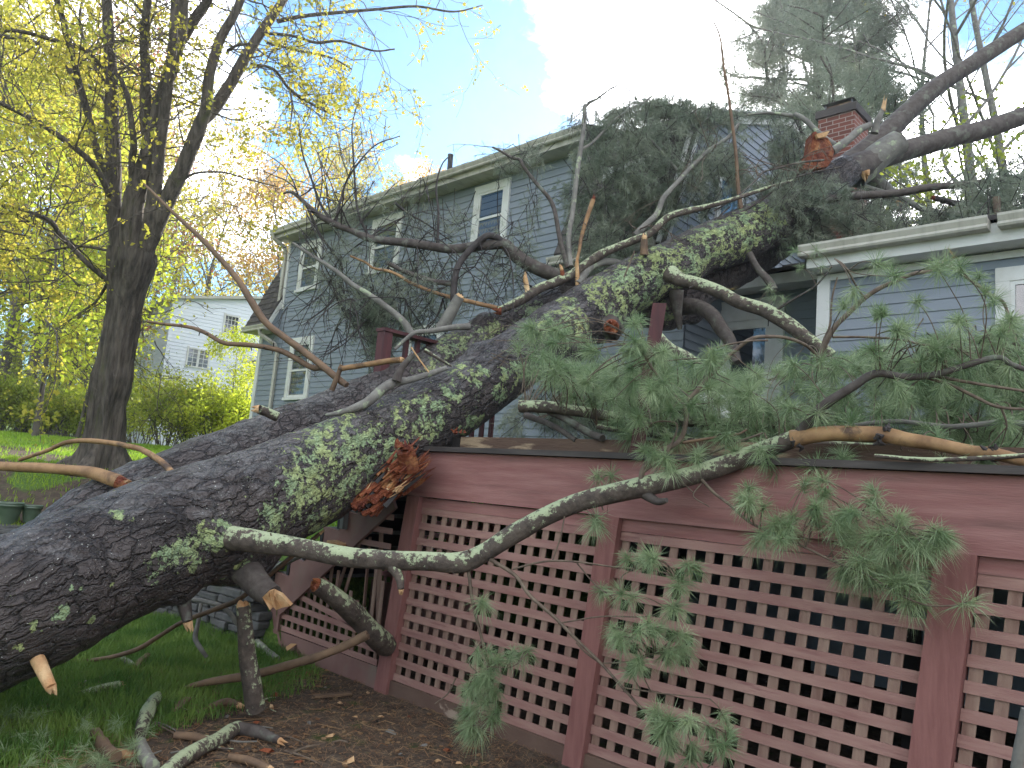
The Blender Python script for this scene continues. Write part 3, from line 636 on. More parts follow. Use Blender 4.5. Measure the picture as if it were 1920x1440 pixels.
    mb = MB(); mb.slab(cx-.34, cx+.34, cy-.32, cy+.38, zt-.07, zt+.06); build(mb, 'chimney_crown', M['capwood'], ch)
    mb = MB(); 
    for sx in (-1, 1):
        for sy in (-1, 1): mb.slab(cx+sx*.22-.012, cx+sx*.22+.012, cy+.03+sy*.22-.012, cy+.03+sy*.22+.012, zt+.06, zt+.19)
    z1 = zt+.19; mb.add([[cx-.26, cy-.25, z1], [cx+.26, cy-.25, z1], [cx+.26, cy+.31, z1], [cx-.26, cy+.31, z1], [cx-.1, cy+.03, z1+.06], [cx+.1, cy+.03, z1+.06]], [[0, 1, 5, 4], [2, 3, 4, 5]]); mb.F.append(np.array([[1, 2, 5], [3, 0, 4]])+mb.n-6)
    build(mb, 'chimney_cap', M['metal'], ch)
    mb = MB(); mb.slab(cx-.20, cx+.20, cy-.18, cy+.24, zt+.06, zt+.17); build(mb, 'flue', M['curbwood'], ch)
    # ---- recessed door wall and projecting wing
    DY = 9.75; YW = 8.35; WX = -3.42
    mb = MB(); lap_wall(mb, XR-.6, WX+.1, 1.9, 4.62, DY, 0, -1)
    lap_wall(mb, WX, 3.0, 1.6, 4.28, YW, 0, -1); build(mb, 'wing_wall', M['siding'], t)
    mb = MB(); mb.slab(XR-.6, 3, DY+.001, DY+4, -.3, 4.6); mb.slab(WX+.01, 3.0, YW+.001, DY, -.3, 4.3); build(mb, 'wing_core', M['siding'], t)
    mb = MB(); mb.slab(WX-.03, WX+.11, YW-.04, YW+.03, 1.6, 4.28); mb.slab(WX, 3, YW-.035, YW-.018, 4.21, 4.28); build(mb, 'corner_board', M['trim'], t)
    mb = MB(); mb.slab(WX-.06, 3.3, YW-.30, YW, 4.30, 4.325); mb.slab(WX-.06, 3.3, YW-.32, YW-.30, 4.29, 4.48); mb.slab(WX-.06, WX-.04, YW-.32, YW+2, 4.29, 4.48)
    mb.slab(XR-.1, WX-.06, DY-.34, DY, 4.60, 4.63); mb.slab(XR-.1, WX-.06, DY-.36, DY-.34, 4.59, 4.74); build(mb, 'soffit', M['trim'], t)
    mb = MB(); gutter(mb, WX-.09, -1.70, YW-.32, 4.40, .12); gutter(mb, -1.62, 3.2, YW-.32, 4.40, .12); build(mb, 'gutter', M['gutter'], t)
    mb = MB()
    def sheet2(x0, x1, p, q): 
        mb.add([[x0, *p], [x1, *p], [x1, *q], [x0, *q], [x0, p[0], p[1]-.05], [x1, p[0], p[1]-.05]], [[0, 1, 2, 3], [4, 5, 1, 0]])
    sheet2(WX-.07, 3.4, (YW-.36, 4.55), (11.6, 5.55)); sheet2(XR-.05, WX-.03, (DY-.40, 4.80), (11.6, 5.40)); sheet2(XR, 3.4, (11.6, 5.6), (16, 4.0)); build(mb, 'wing_roof', M['roof'], t)
    window(t, -1.60, -.40, 2.9, 3.98, YW, trim=.12, grid=None, glass='glass_d'); 
    # storm door with white casing
    x0, x1, z0, z1 = -5.32, -4.62, 1.95, 4.22
    mb = MB(); mb.slab(x0-.16, x0, DY-.06, DY, z0, z1); mb.slab(x1, x1+.16, DY-.06, DY, z0, z1); mb.slab(x0-.16, x1+.16, DY-.062, DY, z1, z1+.3); build(mb, 'door_casing', M['trim'], t)
    mb = MB(); mb.slab(x0, x0+.10, DY-.045, DY-.01, z0, z1); mb.slab(x1-.10, x1, DY-.045, DY-.01, z0, z1); mb.slab(x0+.1, x1-.1, DY-.045, DY-.01, z1-.12, z1); mb.slab(x0+.1, x1-.1, DY-.045, DY-.01, z0, z0+.3); mb.slab(x0+.1, x1-.1, DY-.045, DY-.01, z0+1.15, z0+1.22)
    d_ = build(mb, 'door', M['trim'], t); mb = MB(); mb.slab(x0+.1, x1-.1, DY-.03, DY-.025, z0+.3, z1-.12); build(mb, 'door_glass', M['glass_d'], d_)
    # wall lantern
    c = onY(1293, 600, DY-.12); mb = MB()
    for sx in (-1, 1):
        for sy in (-1, 1): mb.beam(c+[sx*.05, sy*.05, -.12], c+[sx*.065, sy*.065, .12], .010, .010, (1, 0, 0))
    mb.box(c+[0, 0, .135], (.17, .17, .02)); mb.box(c+[0, 0, .175], (.10, .10, .06), taper=.3); mb.box(c-[0, 0, .13], (.11, .11, .02)); mb.box(c+[0, .09, 0], (.03, .10, .03)); l_ = build(mb, 'wall_lantern', M['brass'], t)
    mb = MB(); mb.box(c, (.085, .085, .2)); build(mb, 'lantern_glass', M['glass'], l_)
main_house()

def far_house():
    t = thing('white_house', 'white sided neighbouring house seen behind the hedge and the maple', 'house', (-34, 16, 2.2))
    # its gable side and its front meet at the corner seen at pixel (300, 700)
    a = P(304, 700, 32.0)
    U = fw+(2784-960)/FOC*rt+(720-1076)/FOC*up; U[2] = 0; U = nrm(U); Vv = np.array([-U[1], U[0], 0])
    zT = P(305, 553, 32)[2]; zB = 1.8
    def pt(u, v, z): return np.array([a[0], a[1], 0])+U*u+Vv*v+np.array([0, 0, z])
    W_ = 10.5; D_ = 8.0; zr = zT+.75; zc = 3.2
    mb = MB(); z = zB
    while z < zr:
        q = min(z+.15, zr)
        def e(zz):
            if zz <= zT: return 0, W_
            f_ = (zz-zT)/(zr-zT); return (W_*.36)*f_*1.0, W_-(W_*.28)*f_
        (l0, r0_), (l1, r1_) = e(z), e(q); o = -.02
        mb.add([pt(l0, o, z), pt(r0_, o, z), pt(r1_, -.002, q), pt(l1, -.002, q), pt(l0, 0, z), pt(r0_, 0, z)], [[0, 1, 2, 3], [4, 5, 1, 0]]); z = q
    z = zB
    while z < zT:
        q = min(z+.15, zT); mb.add([pt(-.02, 0, z), pt(-.002, 0, q), pt(-.002, D_, q), pt(-.02, D_, z)], [[0, 1, 2, 3]]); z = q
    build(mb, 'wall', M['siding_w'], t)
    mb = MB(); q0, q1 = pt(0, 0, 0), pt(W_, D_, 0); V = [pt(0.02, .02, zB-1), pt(W_-.02, .02, zB-1), pt(W_-.02, D_, zB-1), pt(.02, D_, zB-1), pt(.02, .02, zT-.02), pt(W_-.02, .02, zT-.02), pt(W_-.02, D_, zT-.02), pt(.02, D_, zT-.02)]
    mb.add(V, [[0, 1, 5, 4], [1, 2, 6, 5], [2, 3, 7, 6], [3, 0, 4, 7], [4, 5, 6, 7]]); build(mb, 'house_core', M['siding_w'], t)
    mb = MB(); R0 = [(-.35, zT-.12), (W_*.36, zr+.04), (W_*.72, zr+.04), (W_+.3, zT-.1)]
    for (u0, z0), (u1, z1) in zip(R0[:-1], R0[1:]):
        mb.add([pt(u0, -.25, z0), pt(u1, -.25, z1), pt(u1, D_, z1), pt(u0, D_, z0), pt(u0, -.25, z0+.12), pt(u1, -.25, z1+.12), pt(u1, D_, z1+.12), pt(u0, D_, z0+.12)], [[0, 1, 2, 3], [4, 7, 6, 5], [0, 4, 5, 1], [1, 5, 6, 2], [2, 6, 7, 3], [3, 7, 4, 0]])
    build(mb, 'roof', M['gutter'], t)
    def win(px, py, w, h, nx=2, name='window', left=False, double=False):
        # find u on the gable side from the pixel
        D = fw+(px-960)/FOC*rt+(720-py)/FOC*up
        nn = U if left else Vv; k = ((np.array([a[0], a[1], 0])-EYE)@nn)/(D@nn); q = EYE+k*D; off = -nn
        ax = Vv if left else U; cen = q; mb = MB()
        R = np.stack([ax, off, [0, 0, 1]], 1)
        for (cx_, cz_, sx_, sz_) in ((-w/2, 0, .07, h+.14), (w/2, 0, .07, h+.14), (0, h/2, w, .07), (0, -h/2, w, .07)): mb.box(cen+ax*cx_+np.array([0, 0, cz_])+off*.03, (sx_, .06, sz_), R)
        f = build(mb, name, M['trim'], t)
        mb = MB(); mb.box(cen+off*.012, (w, .02, h), R); build(mb, 'pane', M['glass_d'], f)
        mb = MB(); 
        for i in range(1, nx*2):
            mb.box(cen+ax*(w*(i/(nx*2)-.5))+off*.030, (.10 if double and i == nx else .022, .015, h), R)
        for i in range(1, 4): mb.box(cen+np.array([0, 0, h*(i/4-.5)])+off*.029, (w, .015, .022), R)
        build(mb, 'muntins', M['trim'], f)
    win(371, 672, .90, .78, 2, double=True); win(433, 609, .62, .80); win(478, 692, .5, .85, 1); win(272, 596, .5, .8, 1, left=True); win(284, 590, .5, .8, 1, left=True)
far_house()
def car():
    c = P(446, 812, 29.0)
    t = thing('parked_car', 'blue car mostly hidden between the hedge and the house corner', 'car', c)
    U = nrm([.9, .5, 0]); Vv = np.array([-U[1], U[0], 0]); R = np.stack([U, Vv, [0, 0, 1]], 1)
    prof = [(-2.2, .35), (-2.25, .75), (-1.9, .95), (-1.3, 1.0), (-.7, 1.42), (.6, 1.45), (1.3, 1.02), (2.1, .9), (2.25, .6), (2.2, .35)]
    mb = MB(); n = len(prof); V = [c+U*a+Vv*s+np.array([0, 0, b]) for s in (-.85, .85) for a, b in prof]
    mb.add(V, [[i, n+i, n+(i+1) % n, (i+1) % n] for i in range(n)]); mb.F += [np.array([[i for i in range(n)][::-1]]), np.array([[n+i for i in range(n)]])]; build(mb, 'body', M['car_blue'], t)
    for s in (-1, 1):
        mb = MB(); V = [c+U*a+Vv*s*.856+np.array([0, 0, b]) for a, b in ((-1.15, 1.03), (-.66, 1.36), (.55, 1.38), (1.1, 1.04))]; mb.add(V, [[0, 1, 2, 3]]); build(mb, 'side_window', M['glass_d'], t)
        for a in (-1.4, 1.4):
            mb = MB(); q = c+U*a+Vv*s*.75+np.array([0, 0, .32]); mb.tube([q, q+Vv*s*.2], [.32, .32], 18); build(mb, 'wheel', M['tyre'], t)
car()

# ------------------------------------------------------------------ deck with lattice skirt
LY = 3.92; LEAN = .11
def shear(mb, z0=0.0):
    for V in mb.V: V[:, 0] += LEAN*(V[:, 2]-z0)
def deck():
    t = thing('wooden_deck', 'raised red stained deck with square lattice skirt crushed by the pine', 'deck', (-2.5, LY, 0))
    XL, XR = -4.90, 6.0
    mb = MB()
    mb.slab(-4.84, -2.86, LY-.05, LY-.01, 1.50, 1.846); build(mb, 'rim_board', M['stainwood'], t)
    mb = MB(); mb.slab(-2.856, XR, LY-.05, LY-.01, 1.495, 1.846); build(mb, 'rim_board', M['stainwood'], t)
    mb = MB(); mb.slab(-4.90, XR, LY-.10, LY+.10, 1.850, 1.886); build(mb, 'cap_board', M['capwood'], t)
    mb = MB(); mb.slab(-4.52, -.4, LY+.2, LY+.245, 1.884, 1.992); build(mb, 'curb_board', M['curbwood'], t)
    mb = MB(); mb.slab(-4.62, -4.524, LY+.2, LY+.29, 1.884, 1.985); build(mb, 'curb_block', M['darkwood'], t)
    mb = MB(); mb.slab(-.394, XR, LY+.2, LY+.245, 1.884, 1.980); build(mb, 'curb_board', M['curbwood'], t)
    mb = MB()
    for i in range(40):
        y = LY+.105+i*.145
        if y > 9.6: break
        mb.slab(-4.9 if y < 4.95 else -7.2, XR, y, y+.138, 1.845, 1.882)
    build(mb, 'floor_boards', M['greywood'], t)
    mb = MB()
    mb.slab(-4.84, -4.80, LY+.0, 9, 1.5, 1.843); mb.slab(-7.2, -4.84, 4.96, 5.0, 1.5, 1.843); build(mb, 'rim_joist', M['stainwood'], t)
    posts = [(-4.965, -4.815), (-3.07, -2.93), (-1.20, -1.035), (.66, .82), (2.5, 2.66)]
    for k, (a, b) in enumerate(posts):
        mb = MB(); mb.slab(a, b, LY-.055, LY+.04, -.05, 1.497); shear(mb); build(mb, 'post', M['stainpost'], t)
    for k in range(4):
        a, b = posts[k][1], posts[k+1][0]; mb = MB(); z = .20
        mb.box(((a+b)/2, LY+.0, 1.455), (b-a-.004, .03, .075)); shear(mb); tr = build(mb, 'lattice_top_rail', M['stainwood'], t)
        mb = MB(); i = 0
        for z in np.arange(.125, 1.42, .115):
            c = random.uniform(-.003, .003); mb.box(((a+b)/2, LY-.005, z+c), (b-a-.004, .009, .053)); i += 1
        shear(mb)
        lp = build(mb, 'lattice_panel', M['slat_h'], t)
        mb = MB()
        for x in np.arange(a+.035, b-.02, .113): mb.box((x+random.uniform(-.003, .003), LY+.008, .75), (.053, .009, 1.38))
        shear(mb); build(mb, 'vertical_slats', M['slat_v'], lp)
        mb = MB(); mb.slab(a+.002, b-.002, LY-.03, LY+.01, -.12, .095); build(mb, 'base_board', M['baseboard'], t)
    # lattice of the part that runs on behind the stairs, mostly hidden
    mb = MB()
    for z in np.arange(.2, 1.46, .115): mb.box((-6.0, 4.985, z), (2.3, .009, .045))
    lp = build(mb, 'lattice_panel', M['stainwood'], t); mb = MB()
    for x in np.arange(-7.1, -4.9, .113): mb.box((x, 4.998, .8), (.045, .009, 1.35))
    build(mb, 'vertical_slats', M['stainwood'], lp)
    mb = MB(); mb.slab(6.0, 6.04, LY, 9.7, -.1, 1.797); build(mb, 'light_block_skirt', M['stainwood'], t)  # unseen end panel added to keep light out from under the deck
    # joists and dark underside
    mb = MB()
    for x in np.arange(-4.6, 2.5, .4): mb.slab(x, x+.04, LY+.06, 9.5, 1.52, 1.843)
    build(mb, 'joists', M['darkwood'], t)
    for x in (-3.9, -1.9, .1):
        mb = MB(); mb.slab(x, x+.1, 6.3, 6.4, -.05, 1.517); build(mb, 'support_post', M['darkwood'], t)
    # railing remains
    def at(px, py, d): return P(px, py, d)
    a = at(718, 665, 7.3); zt = at(718, 622, 7.3)[2]
    mb = MB(); mb.slab(a[0]-.055, a[0]+.055, a[1]-.05, a[1]+.05, 1.84, zt); build(mb, 'railing_post', M['railwood'], t)
    mb = MB(); mb.slab(a[0]-.07, a[0]+.07, a[1]-.06, a[1]+2.9, zt+.002, zt+.035); build(mb, 'hand_rail', M['railwood'], t)
    for k in range(1, 11):
        mb = MB(); y = a[1]+.14*k+.12; mb.slab(a[0]-.02, a[0]+.02, y-.02, y+.02, 1.84, zt); build(mb, 'baluster', M['railwood'], t)
    mb = MB(); mb.slab(a[0]-.025, a[0]+.03, a[1]+.06, a[1]+2.8, 1.95, 1.99); build(mb, 'bottom_rail', M['railwood'], t)
    b = at(1205, 640, 4.95); zt = at(1205, 572, 4.95)[2]
    mb = MB(); c_, s_ = cos(.6), sin(.6); R = [[c_, -s_, 0], [s_, c_, 0], [0, 0, 1]]; mb.box((b[0], b[1], (1.84+zt)/2), (.086, .086, zt-1.84), R); shear(mb, 1.84); build(mb, 'railing_post', M['railwood'], t)
deck()

def stairs():
    t = thing('wooden_stairs', 'broken red stained stairs with lattice triangle left of the deck', 'stairs', (-5.8, LY, 0))
    y0, y1 = LY-.02, LY+.02; X0, X1 = -6.68, -4.98
    n = 7; run = (X1-X0)/n; rise = (1.80-.66)/n
    # stringer: stepped top edge, sloping lower edge
    top = []
    for i in range(n):
        x = X0+i*run; z = .66+i*rise; top += [(x, z), (x+run*.93, z-.015), (x+run*.93, z+rise)]
    lower = [(X1+.02, 1.42), (X0+.20, .34), (X0+.20, .18), (X0, .02)]
    top = [(X0, .66)]+top[1:]
    mb = MB(); mb.prism([(X0, .0), (X0+.17, .0), (X0+.17, .36)]+[(X1+.04, 1.50)]+[(X1+.04, 1.78)]+top[::-1], 1, y0, y1); st = build(mb, 'stringer', M['stairwood'], t)
    for V in st.data.vertices: pass
    mb = MB(); mb.slab(X0+.002, -4.99, y0-.006, y1+.0, -.06, .155); build(mb, 'base_board', M['stairwood'], t)
    mb = MB(); mb.beam((X0+.20, y0-.02, .335), (X1+.02, y0-.02, 1.42), .03, .075); mb.slab(X0+.172, X0+.21, y0-.03, y0-.008, .157, .34); build(mb, 'inner_trim', M['stairwood'], t)
    for i in range(n):
        x = X0+i*run; z = .66+i*rise
        mb = MB(); mb.slab(x-.03, x+run*.96, LY+.03, LY+1.0, z-.035, z); build(mb, 'tread', M['greywood'], t)
        mb = MB(); mb.slab(x+run*.93-.02, x+run*.93+.02, LY-.03, LY+1.0, z+.002, z+rise-.04); build(mb, 'riser', M['darkwood'], t)
    # lattice triangle, its upper part torn away
    mb = MB()
    def hx(z): return X0+.21+(z-.335)*(X1-X0-.18)/(1.42-.335)
    for i, z in enumerate(np.arange(.19, .75, .105)):
        xl = max(hx(z+.02), X0+.21); xr = [-5.0, -5.0, -5.05, -5.12, -5.25, -5.32][i]
        tilt = -.02-.035*i; mb.beam((xl, y0-.002, z), (xr, y0-.002, z+tilt*(1 if i > 2 else .3)), .009, .047)
    for z in (1.08, 1.20, 1.31): mb.beam((max(hx(z), -5.5), y0-.002, z), (-4.98, y0-.002, z), .009, .045)
    lp = build(mb, 'lattice_panel', M['slat_h'], t); mb = MB()
    for i, x in enumerate(np.arange(X0+.24, -5.0, .105)):
        zt = min(.335+(x-X0-.2)*(1.42-.335)/(X1-X0-.18), [.9, .8, .62, .66, .60, .56][i % 6] if x > -6.1 else 9)
        mb.slab(x-.02, x+.02, y1-.012, y1-.004, .14, zt)
    build(mb, 'vertical_slats', M['slat_v'], lp); mb = MB()
    for (ax, az, bx, bz) in ((-5.62, .98, -5.78, .60), (-5.50, 1.05, -5.66, .62), (-5.36, 1.12, -5.37, .55), (-5.22, 1.2, -5.16, .45)): mb.beam((ax, y1+.03, az), (bx, y1+.05, bz), .009, .04)
    build(mb, 'torn_slats', M['slat_v'], lp)
    # broken top end of the stringer with dark battens
    mb = MB(); mb.beam((-5.33, LY-.05, 1.40), (-5.32, LY-.05, 1.74), .05, .05, (0, 1, 0)); mb.beam((-5.62, LY-.05, 1.16), (-5.62, LY-.05, 1.58), .045, .05, (0, 1, 0)); mb.beam((-5.62, LY-.05, 1.56), (-5.30, LY-.05, 1.60), .05, .04); mb.beam((-5.2, LY-.06, 1.72), (-4.88, LY-.06, 1.66), .07, .05); build(mb, 'broken_batten', M['greywood'], t)
    mb = MB(); mb.slab(X0+.2, X1, LY+.95, LY+.99, .0, .6); build(mb, 'rear_stringer', M['stairwood'], t)
stairs()
print('built structures')

# ------------------------------------------------------------------ the fallen pine
def needles(mb, Cn, D, k, L, w, cone=1.0, droop=.15, jit=.015):
    """k long needles radiating from every tuft centre Cn (N,3) round its axis D (N,3)"""
    Cn = np.repeat(np.asarray(Cn, float), k, 0); D = np.repeat(np.asarray(D, float), k, 0); n = len(Cn)
    if n == 0: return
    nt_ = n//k; L = np.repeat(L*RNG.uniform(.65, 1.15, nt_), k); dw = np.repeat(RNG.uniform(.2, 1.5, nt_), k)[:, None]; dr_ = np.repeat(RNG.uniform(.4, 2.2, nt_), k)[:, None]
    v = RNG.normal(size=(n, 3)); v /= np.linalg.norm(v, axis=1)[:, None]; d = D*RNG.uniform(.15, 1.1, (n, 1))*dw+v*cone; d /= np.linalg.norm(d, axis=1)[:, None]
    LL = (L*RNG.uniform(.7, 1.1, n))[:, None]; s = np.cross(d, RNG.normal(size=(n, 3))); s /= np.linalg.norm(s, axis=1)[:, None]; s *= w
    B = Cn-D*RNG.uniform(0, 1, (n, 1))*LL*.45+RNG.normal(size=(n, 3))*jit*.3
    g = np.array([0, 0, -1.0])*LL*droop*dr_
    m_ = B+d*LL*.5+g*.25; e = B+d*LL+g
    V = np.stack([B-s*.7, B+s*.7, m_+s, m_-s, e], 1).reshape(-1, 3); i = np.arange(n)[:, None]*5+mb.n
    mb.V.append(V); mb.UV.append(np.zeros((len(V), 2))); mb.n += len(V)
    mb.F.append(np.concatenate([i, i+1, i+2, i+3], 1)); mb.F.append(np.concatenate([i+3, i+2, i+4], 1))
def trunk(lst, name, material, parent, n=150, nose=0, lichen=(), seed=0, knots=(), endcap=True):
    pts, rad = PX(lst); L = np.linalg.norm(np.diff(pts, axis=0), axis=1).sum(); sub = int(L/.022/len(pts))+2
    pts, rad = smooth(pts, rad, sub); mb = MB(); mb.tube(pts, rad, n, caps=endcap)
    V = mb.V[0].reshape(len(pts), n+1, 3); cc = pts[:, None]; dr = V-cc; r_ = np.linalg.norm(dr, axis=2, keepdims=True); u = dr/r_
    q = V.reshape(-1, 3)
    S_ = np.concatenate([[0], np.cumsum(np.linalg.norm(np.diff(pts, axis=0), axis=1))])
    lump = (fbm(q*1.9+seed, 3)-.5)*.16*r_.reshape(-1)+(fbm(q*7+seed, 3)-.5)*.028
    uu = mb.UV[0]; pl = np.stack([uu[:, 0]*9, uu[:, 1]*15, uu[:, 0]*0+seed], -1)+.6*np.stack([vnoise(q*5), vnoise(q*5+9), vnoise(q*5)*0], -1)
    lump += .012*(np.abs(vnoise(pl)-.5)*2)**.6+.006*vnoise(pl*2.3)
    for (px, py, rr, h) in knots:
        pr = proj(q); fc = np.einsum('ij,ij->i', u.reshape(-1, 3), EYE-q) > 0; dd = np.hypot(pr[:, 0]-px, pr[:, 1]-py)+(~fc)*1e4; kpt = q[dd.argmin()]
        lump += h*np.exp(-(np.linalg.norm(q-kpt, axis=1)/rr)**2)
    V2 = q+u.reshape(-1, 3)*lump[:, None]; V2 = V2.reshape(V.shape); V2[:, n] = V2[:, 0]; mb.V[0] = V2.reshape(-1, 3)
    if endcap: mb.V = mb.V[:1]; mb.F = mb.F[:1]; mb.UV = mb.UV[:1]; mb.n = len(mb.V[0])
    pr = proj(mb.V[0]); fc = np.einsum('ij,ij->i', u.reshape(-1, 3), EYE-q) > 0; at_ = np.zeros(len(q))
    for (px, py, rp, amp) in lichen:
        dd = np.hypot(pr[:, 0]-px, pr[:, 1]-py)+(~fc)*1e4; k = dd.argmin(); c = mb.V[0][k]; R = rp*pr[k, 2]/FOC
        at_ += amp*np.exp(-(np.linalg.norm(mb.V[0]-c, axis=1)/R)**3)
    o = build(mb, name, material, parent, sm=True)
    a = o.data.attributes.new('lichen', 'FLOAT', 'POINT'); a.data.foreach_set('value', np.clip(at_, -1, .74).astype(np.float32))
    return o
def splinter(c, axis, r, L, parent, material='freshwood', name='broken_end', n=11):
    """torn wood: a stub of the inner wood drawn out into uneven splinters"""
    axis = nrm(axis); A = nrm(np.cross(axis, [.3, .2, .9])); B = np.cross(axis, A); mb = MB(); c = np.asarray(c, float)
    th = np.linspace(0, 2*pi, n, endpoint=False); rings = []
    h = L*(.2+1.3*np.abs(np.sin(th*1.5+RNG.uniform(0, 3)))*RNG.uniform(.3, 1, n)**1.5)
    for f_, k in ((-.25, 1.0), (.0, .97), (.5, .82), (1.0, .60)):
        rings.append(np.array([c+axis*(h[i]*f_ if f_ > 0 else f_*L)+(A*cos(t)+B*sin(t))*r*k*(1 if f_ < 1 else RNG.uniform(.5, 1.2)) for i, t in enumerate(th)]))
    V = np.concatenate(rings+[[c+axis*L*.12]]); F = [[j*n+i, j*n+(i+1) % n, (j+1)*n+(i+1) % n, (j+1)*n+i] for j in range(3) for i in range(n)]
    mb.add(V, F); b0 = mb.n-len(V); mb.F.append(np.array([[b0+3*n+i, b0+3*n+(i+1) % n, b0+4*n] for i in range(n)]))
    return build(mb, name, M[material], parent)

PINE = thing('fallen_pine', 'huge lichen covered twin trunk pine fallen across the deck onto the blue house', 'tree', P(780, 850, 6.0)*[1, 1, 0])
TA = [(-420, 1330, 300, 3.75), (-200, 1235, 285, 3.95), (0, 1145, 264, 4.15), (167, 1068, 236, 4.5), (317, 1001, 220, 4.85), (442, 962, 212, 5.15), (583, 898, 182, 5.6), (670, 855, 165, 5.9), (760, 808, 152, 6.2), (862, 746, 126, 6.6),
      (945, 690, 116, 7.0), (1030, 630, 102, 7.45), (1115, 573, 95, 7.9), (1222, 516, 94, 8.3), (1311, 473, 88, 8.6), (1400, 437, 94, 8.9), (1470, 402, 86, 9.2), (1530, 362, 74, 9.5), (1590, 318, 56, 9.7)]
LA = [(600, 870, 60, .75), (640, 830, 60, .7), (560, 930, 50, .8), (530, 960, 45, .85), (660, 880, 50, .8), (700, 850, 50, .7), (730, 830, 40, .6), (600, 800, 60, .4), (640, 930, 45, .9), (600, 980, 35, .8), (300, 1060, 42, .95), (345, 1040, 34, .75),
      (390, 1000, 40, 1.0), (430, 1010, 30, 1.0), (370, 1060, 25, .7), (230, 960, 18, .9), (215, 965, 14, .7), (245, 975, 12, .6), (146, 1108, 20, 1.0), (108, 1150, 22, .9), (70, 1175, 20, .9), (30, 1220, 18, .8), (172, 1165, 14, .8), (245, 1110, 20, .7), (215, 1100, 14, .6), (20, 1120, 12, .8), (110, 1150, 14, .9),
      (810, 770, 32, .95), (800, 790, 34, .95), (850, 730, 22, .8), (880, 800, 26, .9), (870, 690, 28, .85), (900, 700, 24, .8), (940, 735, 28, .75), (960, 700, 24, .6), (900, 790, 24, .7), (760, 770, 30, .45), (1040, 600, 30, .6), (1080, 590, 34, .8), (1060, 560, 24, .6), (1130, 545, 34, .8), (1180, 520, 34, .85), (1150, 590, 34, .75), (1220, 560, 40, .85), (1100, 620, 30, .7), (1260, 500, 36, .9), (1290, 500, 34, .9), (1230, 470, 28, .55), (1330, 450, 34, .6), (1370, 430, 34, .8), (1400, 460, 30, .6), (1420, 410, 36, .75), (1190, 480, 20, .5),
      (700, 800, 120, .35), (840, 740, 90, .35), (960, 680, 80, .4), (1060, 610, 80, .45), (1160, 550, 80, .6), (1260, 500, 80, .6), (1360, 450, 80, .6), (1450, 400, 70, .6), (560, 900, 120, .25),
      (450, 1060, 20, .7), (480, 1040, 20, .6), (420, 1085, 18, .6), (820, 770, 20, .5), (200, 1180, 300, -.12), (120, 1060, 90, -.15)]
trunk(TA, 'trunk', M['bark'], PINE, 190, lichen=LA, seed=3, knots=[(1070, 650, .25, .16), (1040, 610, .15, .06), (1150, 640, .22, .14), (1230, 480, .15, .05), (880, 640, .12, .05), (470, 1075, .14, .10), (340, 1110, .10, .06), (420, 1010, .09, .06), (1300, 520, .16, .08)])
TB = [(-300, 1270, 150, 4.4), (-60, 1135, 140, 4.8), (90, 1040, 130, 5.0), (200, 962, 128, 5.2), (350, 897, 126, 5.5), (480, 848, 122, 6.1), (640, 782, 112, 6.9), (750, 738, 104, 7.4), (850, 676, 98, 7.9), (940, 633, 96, 8.2), (1040, 588, 94, 8.5), (1140, 572, 94, 8.7), (1240, 556, 98, 8.8), (1330, 516, 92, 9.2), (1430, 462, 84, 9.6), (1500, 410, 70, 9.9)]
LB = [(850, 650, 90, .35), (980, 600, 80, .35), (750, 655, 26, .6), (690, 640, 22, .4), (850, 640, 30, .8), (840, 655, 18, .7), (910, 635, 24, .85), (930, 615, 22, .4), (1000, 580, 30, .5), (820, 690, 30, .5), (1250, 590, 26, .6), (1260, 560, 40, .4), (590, 740, 26, .35), (780, 700, 18, .5)]
trunk(TB, 'trunk', M['bark2'], PINE, 110, lichen=LB, seed=31, knots=[(905, 600, .12, .06), (1300, 590, .2, .12), (1255, 600, .2, .1)])

SKEL = []          # skeleton points of everything built, so that twigs can spring from the nearest wood
def branch(pts, w0, w1, d0, d1, material='branchbark', name='branch', parent=PINE, n=9, rough=.10, sub=6, ws=None, ds=None):
    m_ = len(pts)
    if len(pts[0]) == 4: lst = pts
    else: lst = px3(pts, w0, w1, d0, d1)
    p, r = PX(lst); mb = MB(); mb.tube(p, r, n, sub=sub, rough=rough, seed=len(SKEL)); pp, rr = smooth(p, r, 4) if len(p) > 2 else (p, r)
    SKEL.extend(list(zip(pp, rr))); o = build(mb, name, M[material], parent, sm=True); o['_e'] = 0; del o['_e']; return o, pp, rr
def spikes(pp, rr, k, L, parent, material='twig_dark'):
    """short dead stubs along a branch"""
    for _ in range(k):
        mb = MB(); i = RNG.integers(1, len(pp)-1); d = nrm(RNG.normal(size=3)); d = nrm(d-(d@nrm(pp[i]-pp[i-1]))*nrm(pp[i]-pp[i-1])); mb.tube([pp[i], pp[i]+d*(rr[i]+L*RNG.uniform(.3, .8))], [.007, .004], 5)
        build(mb, 'dead_stub', M[material], parent)

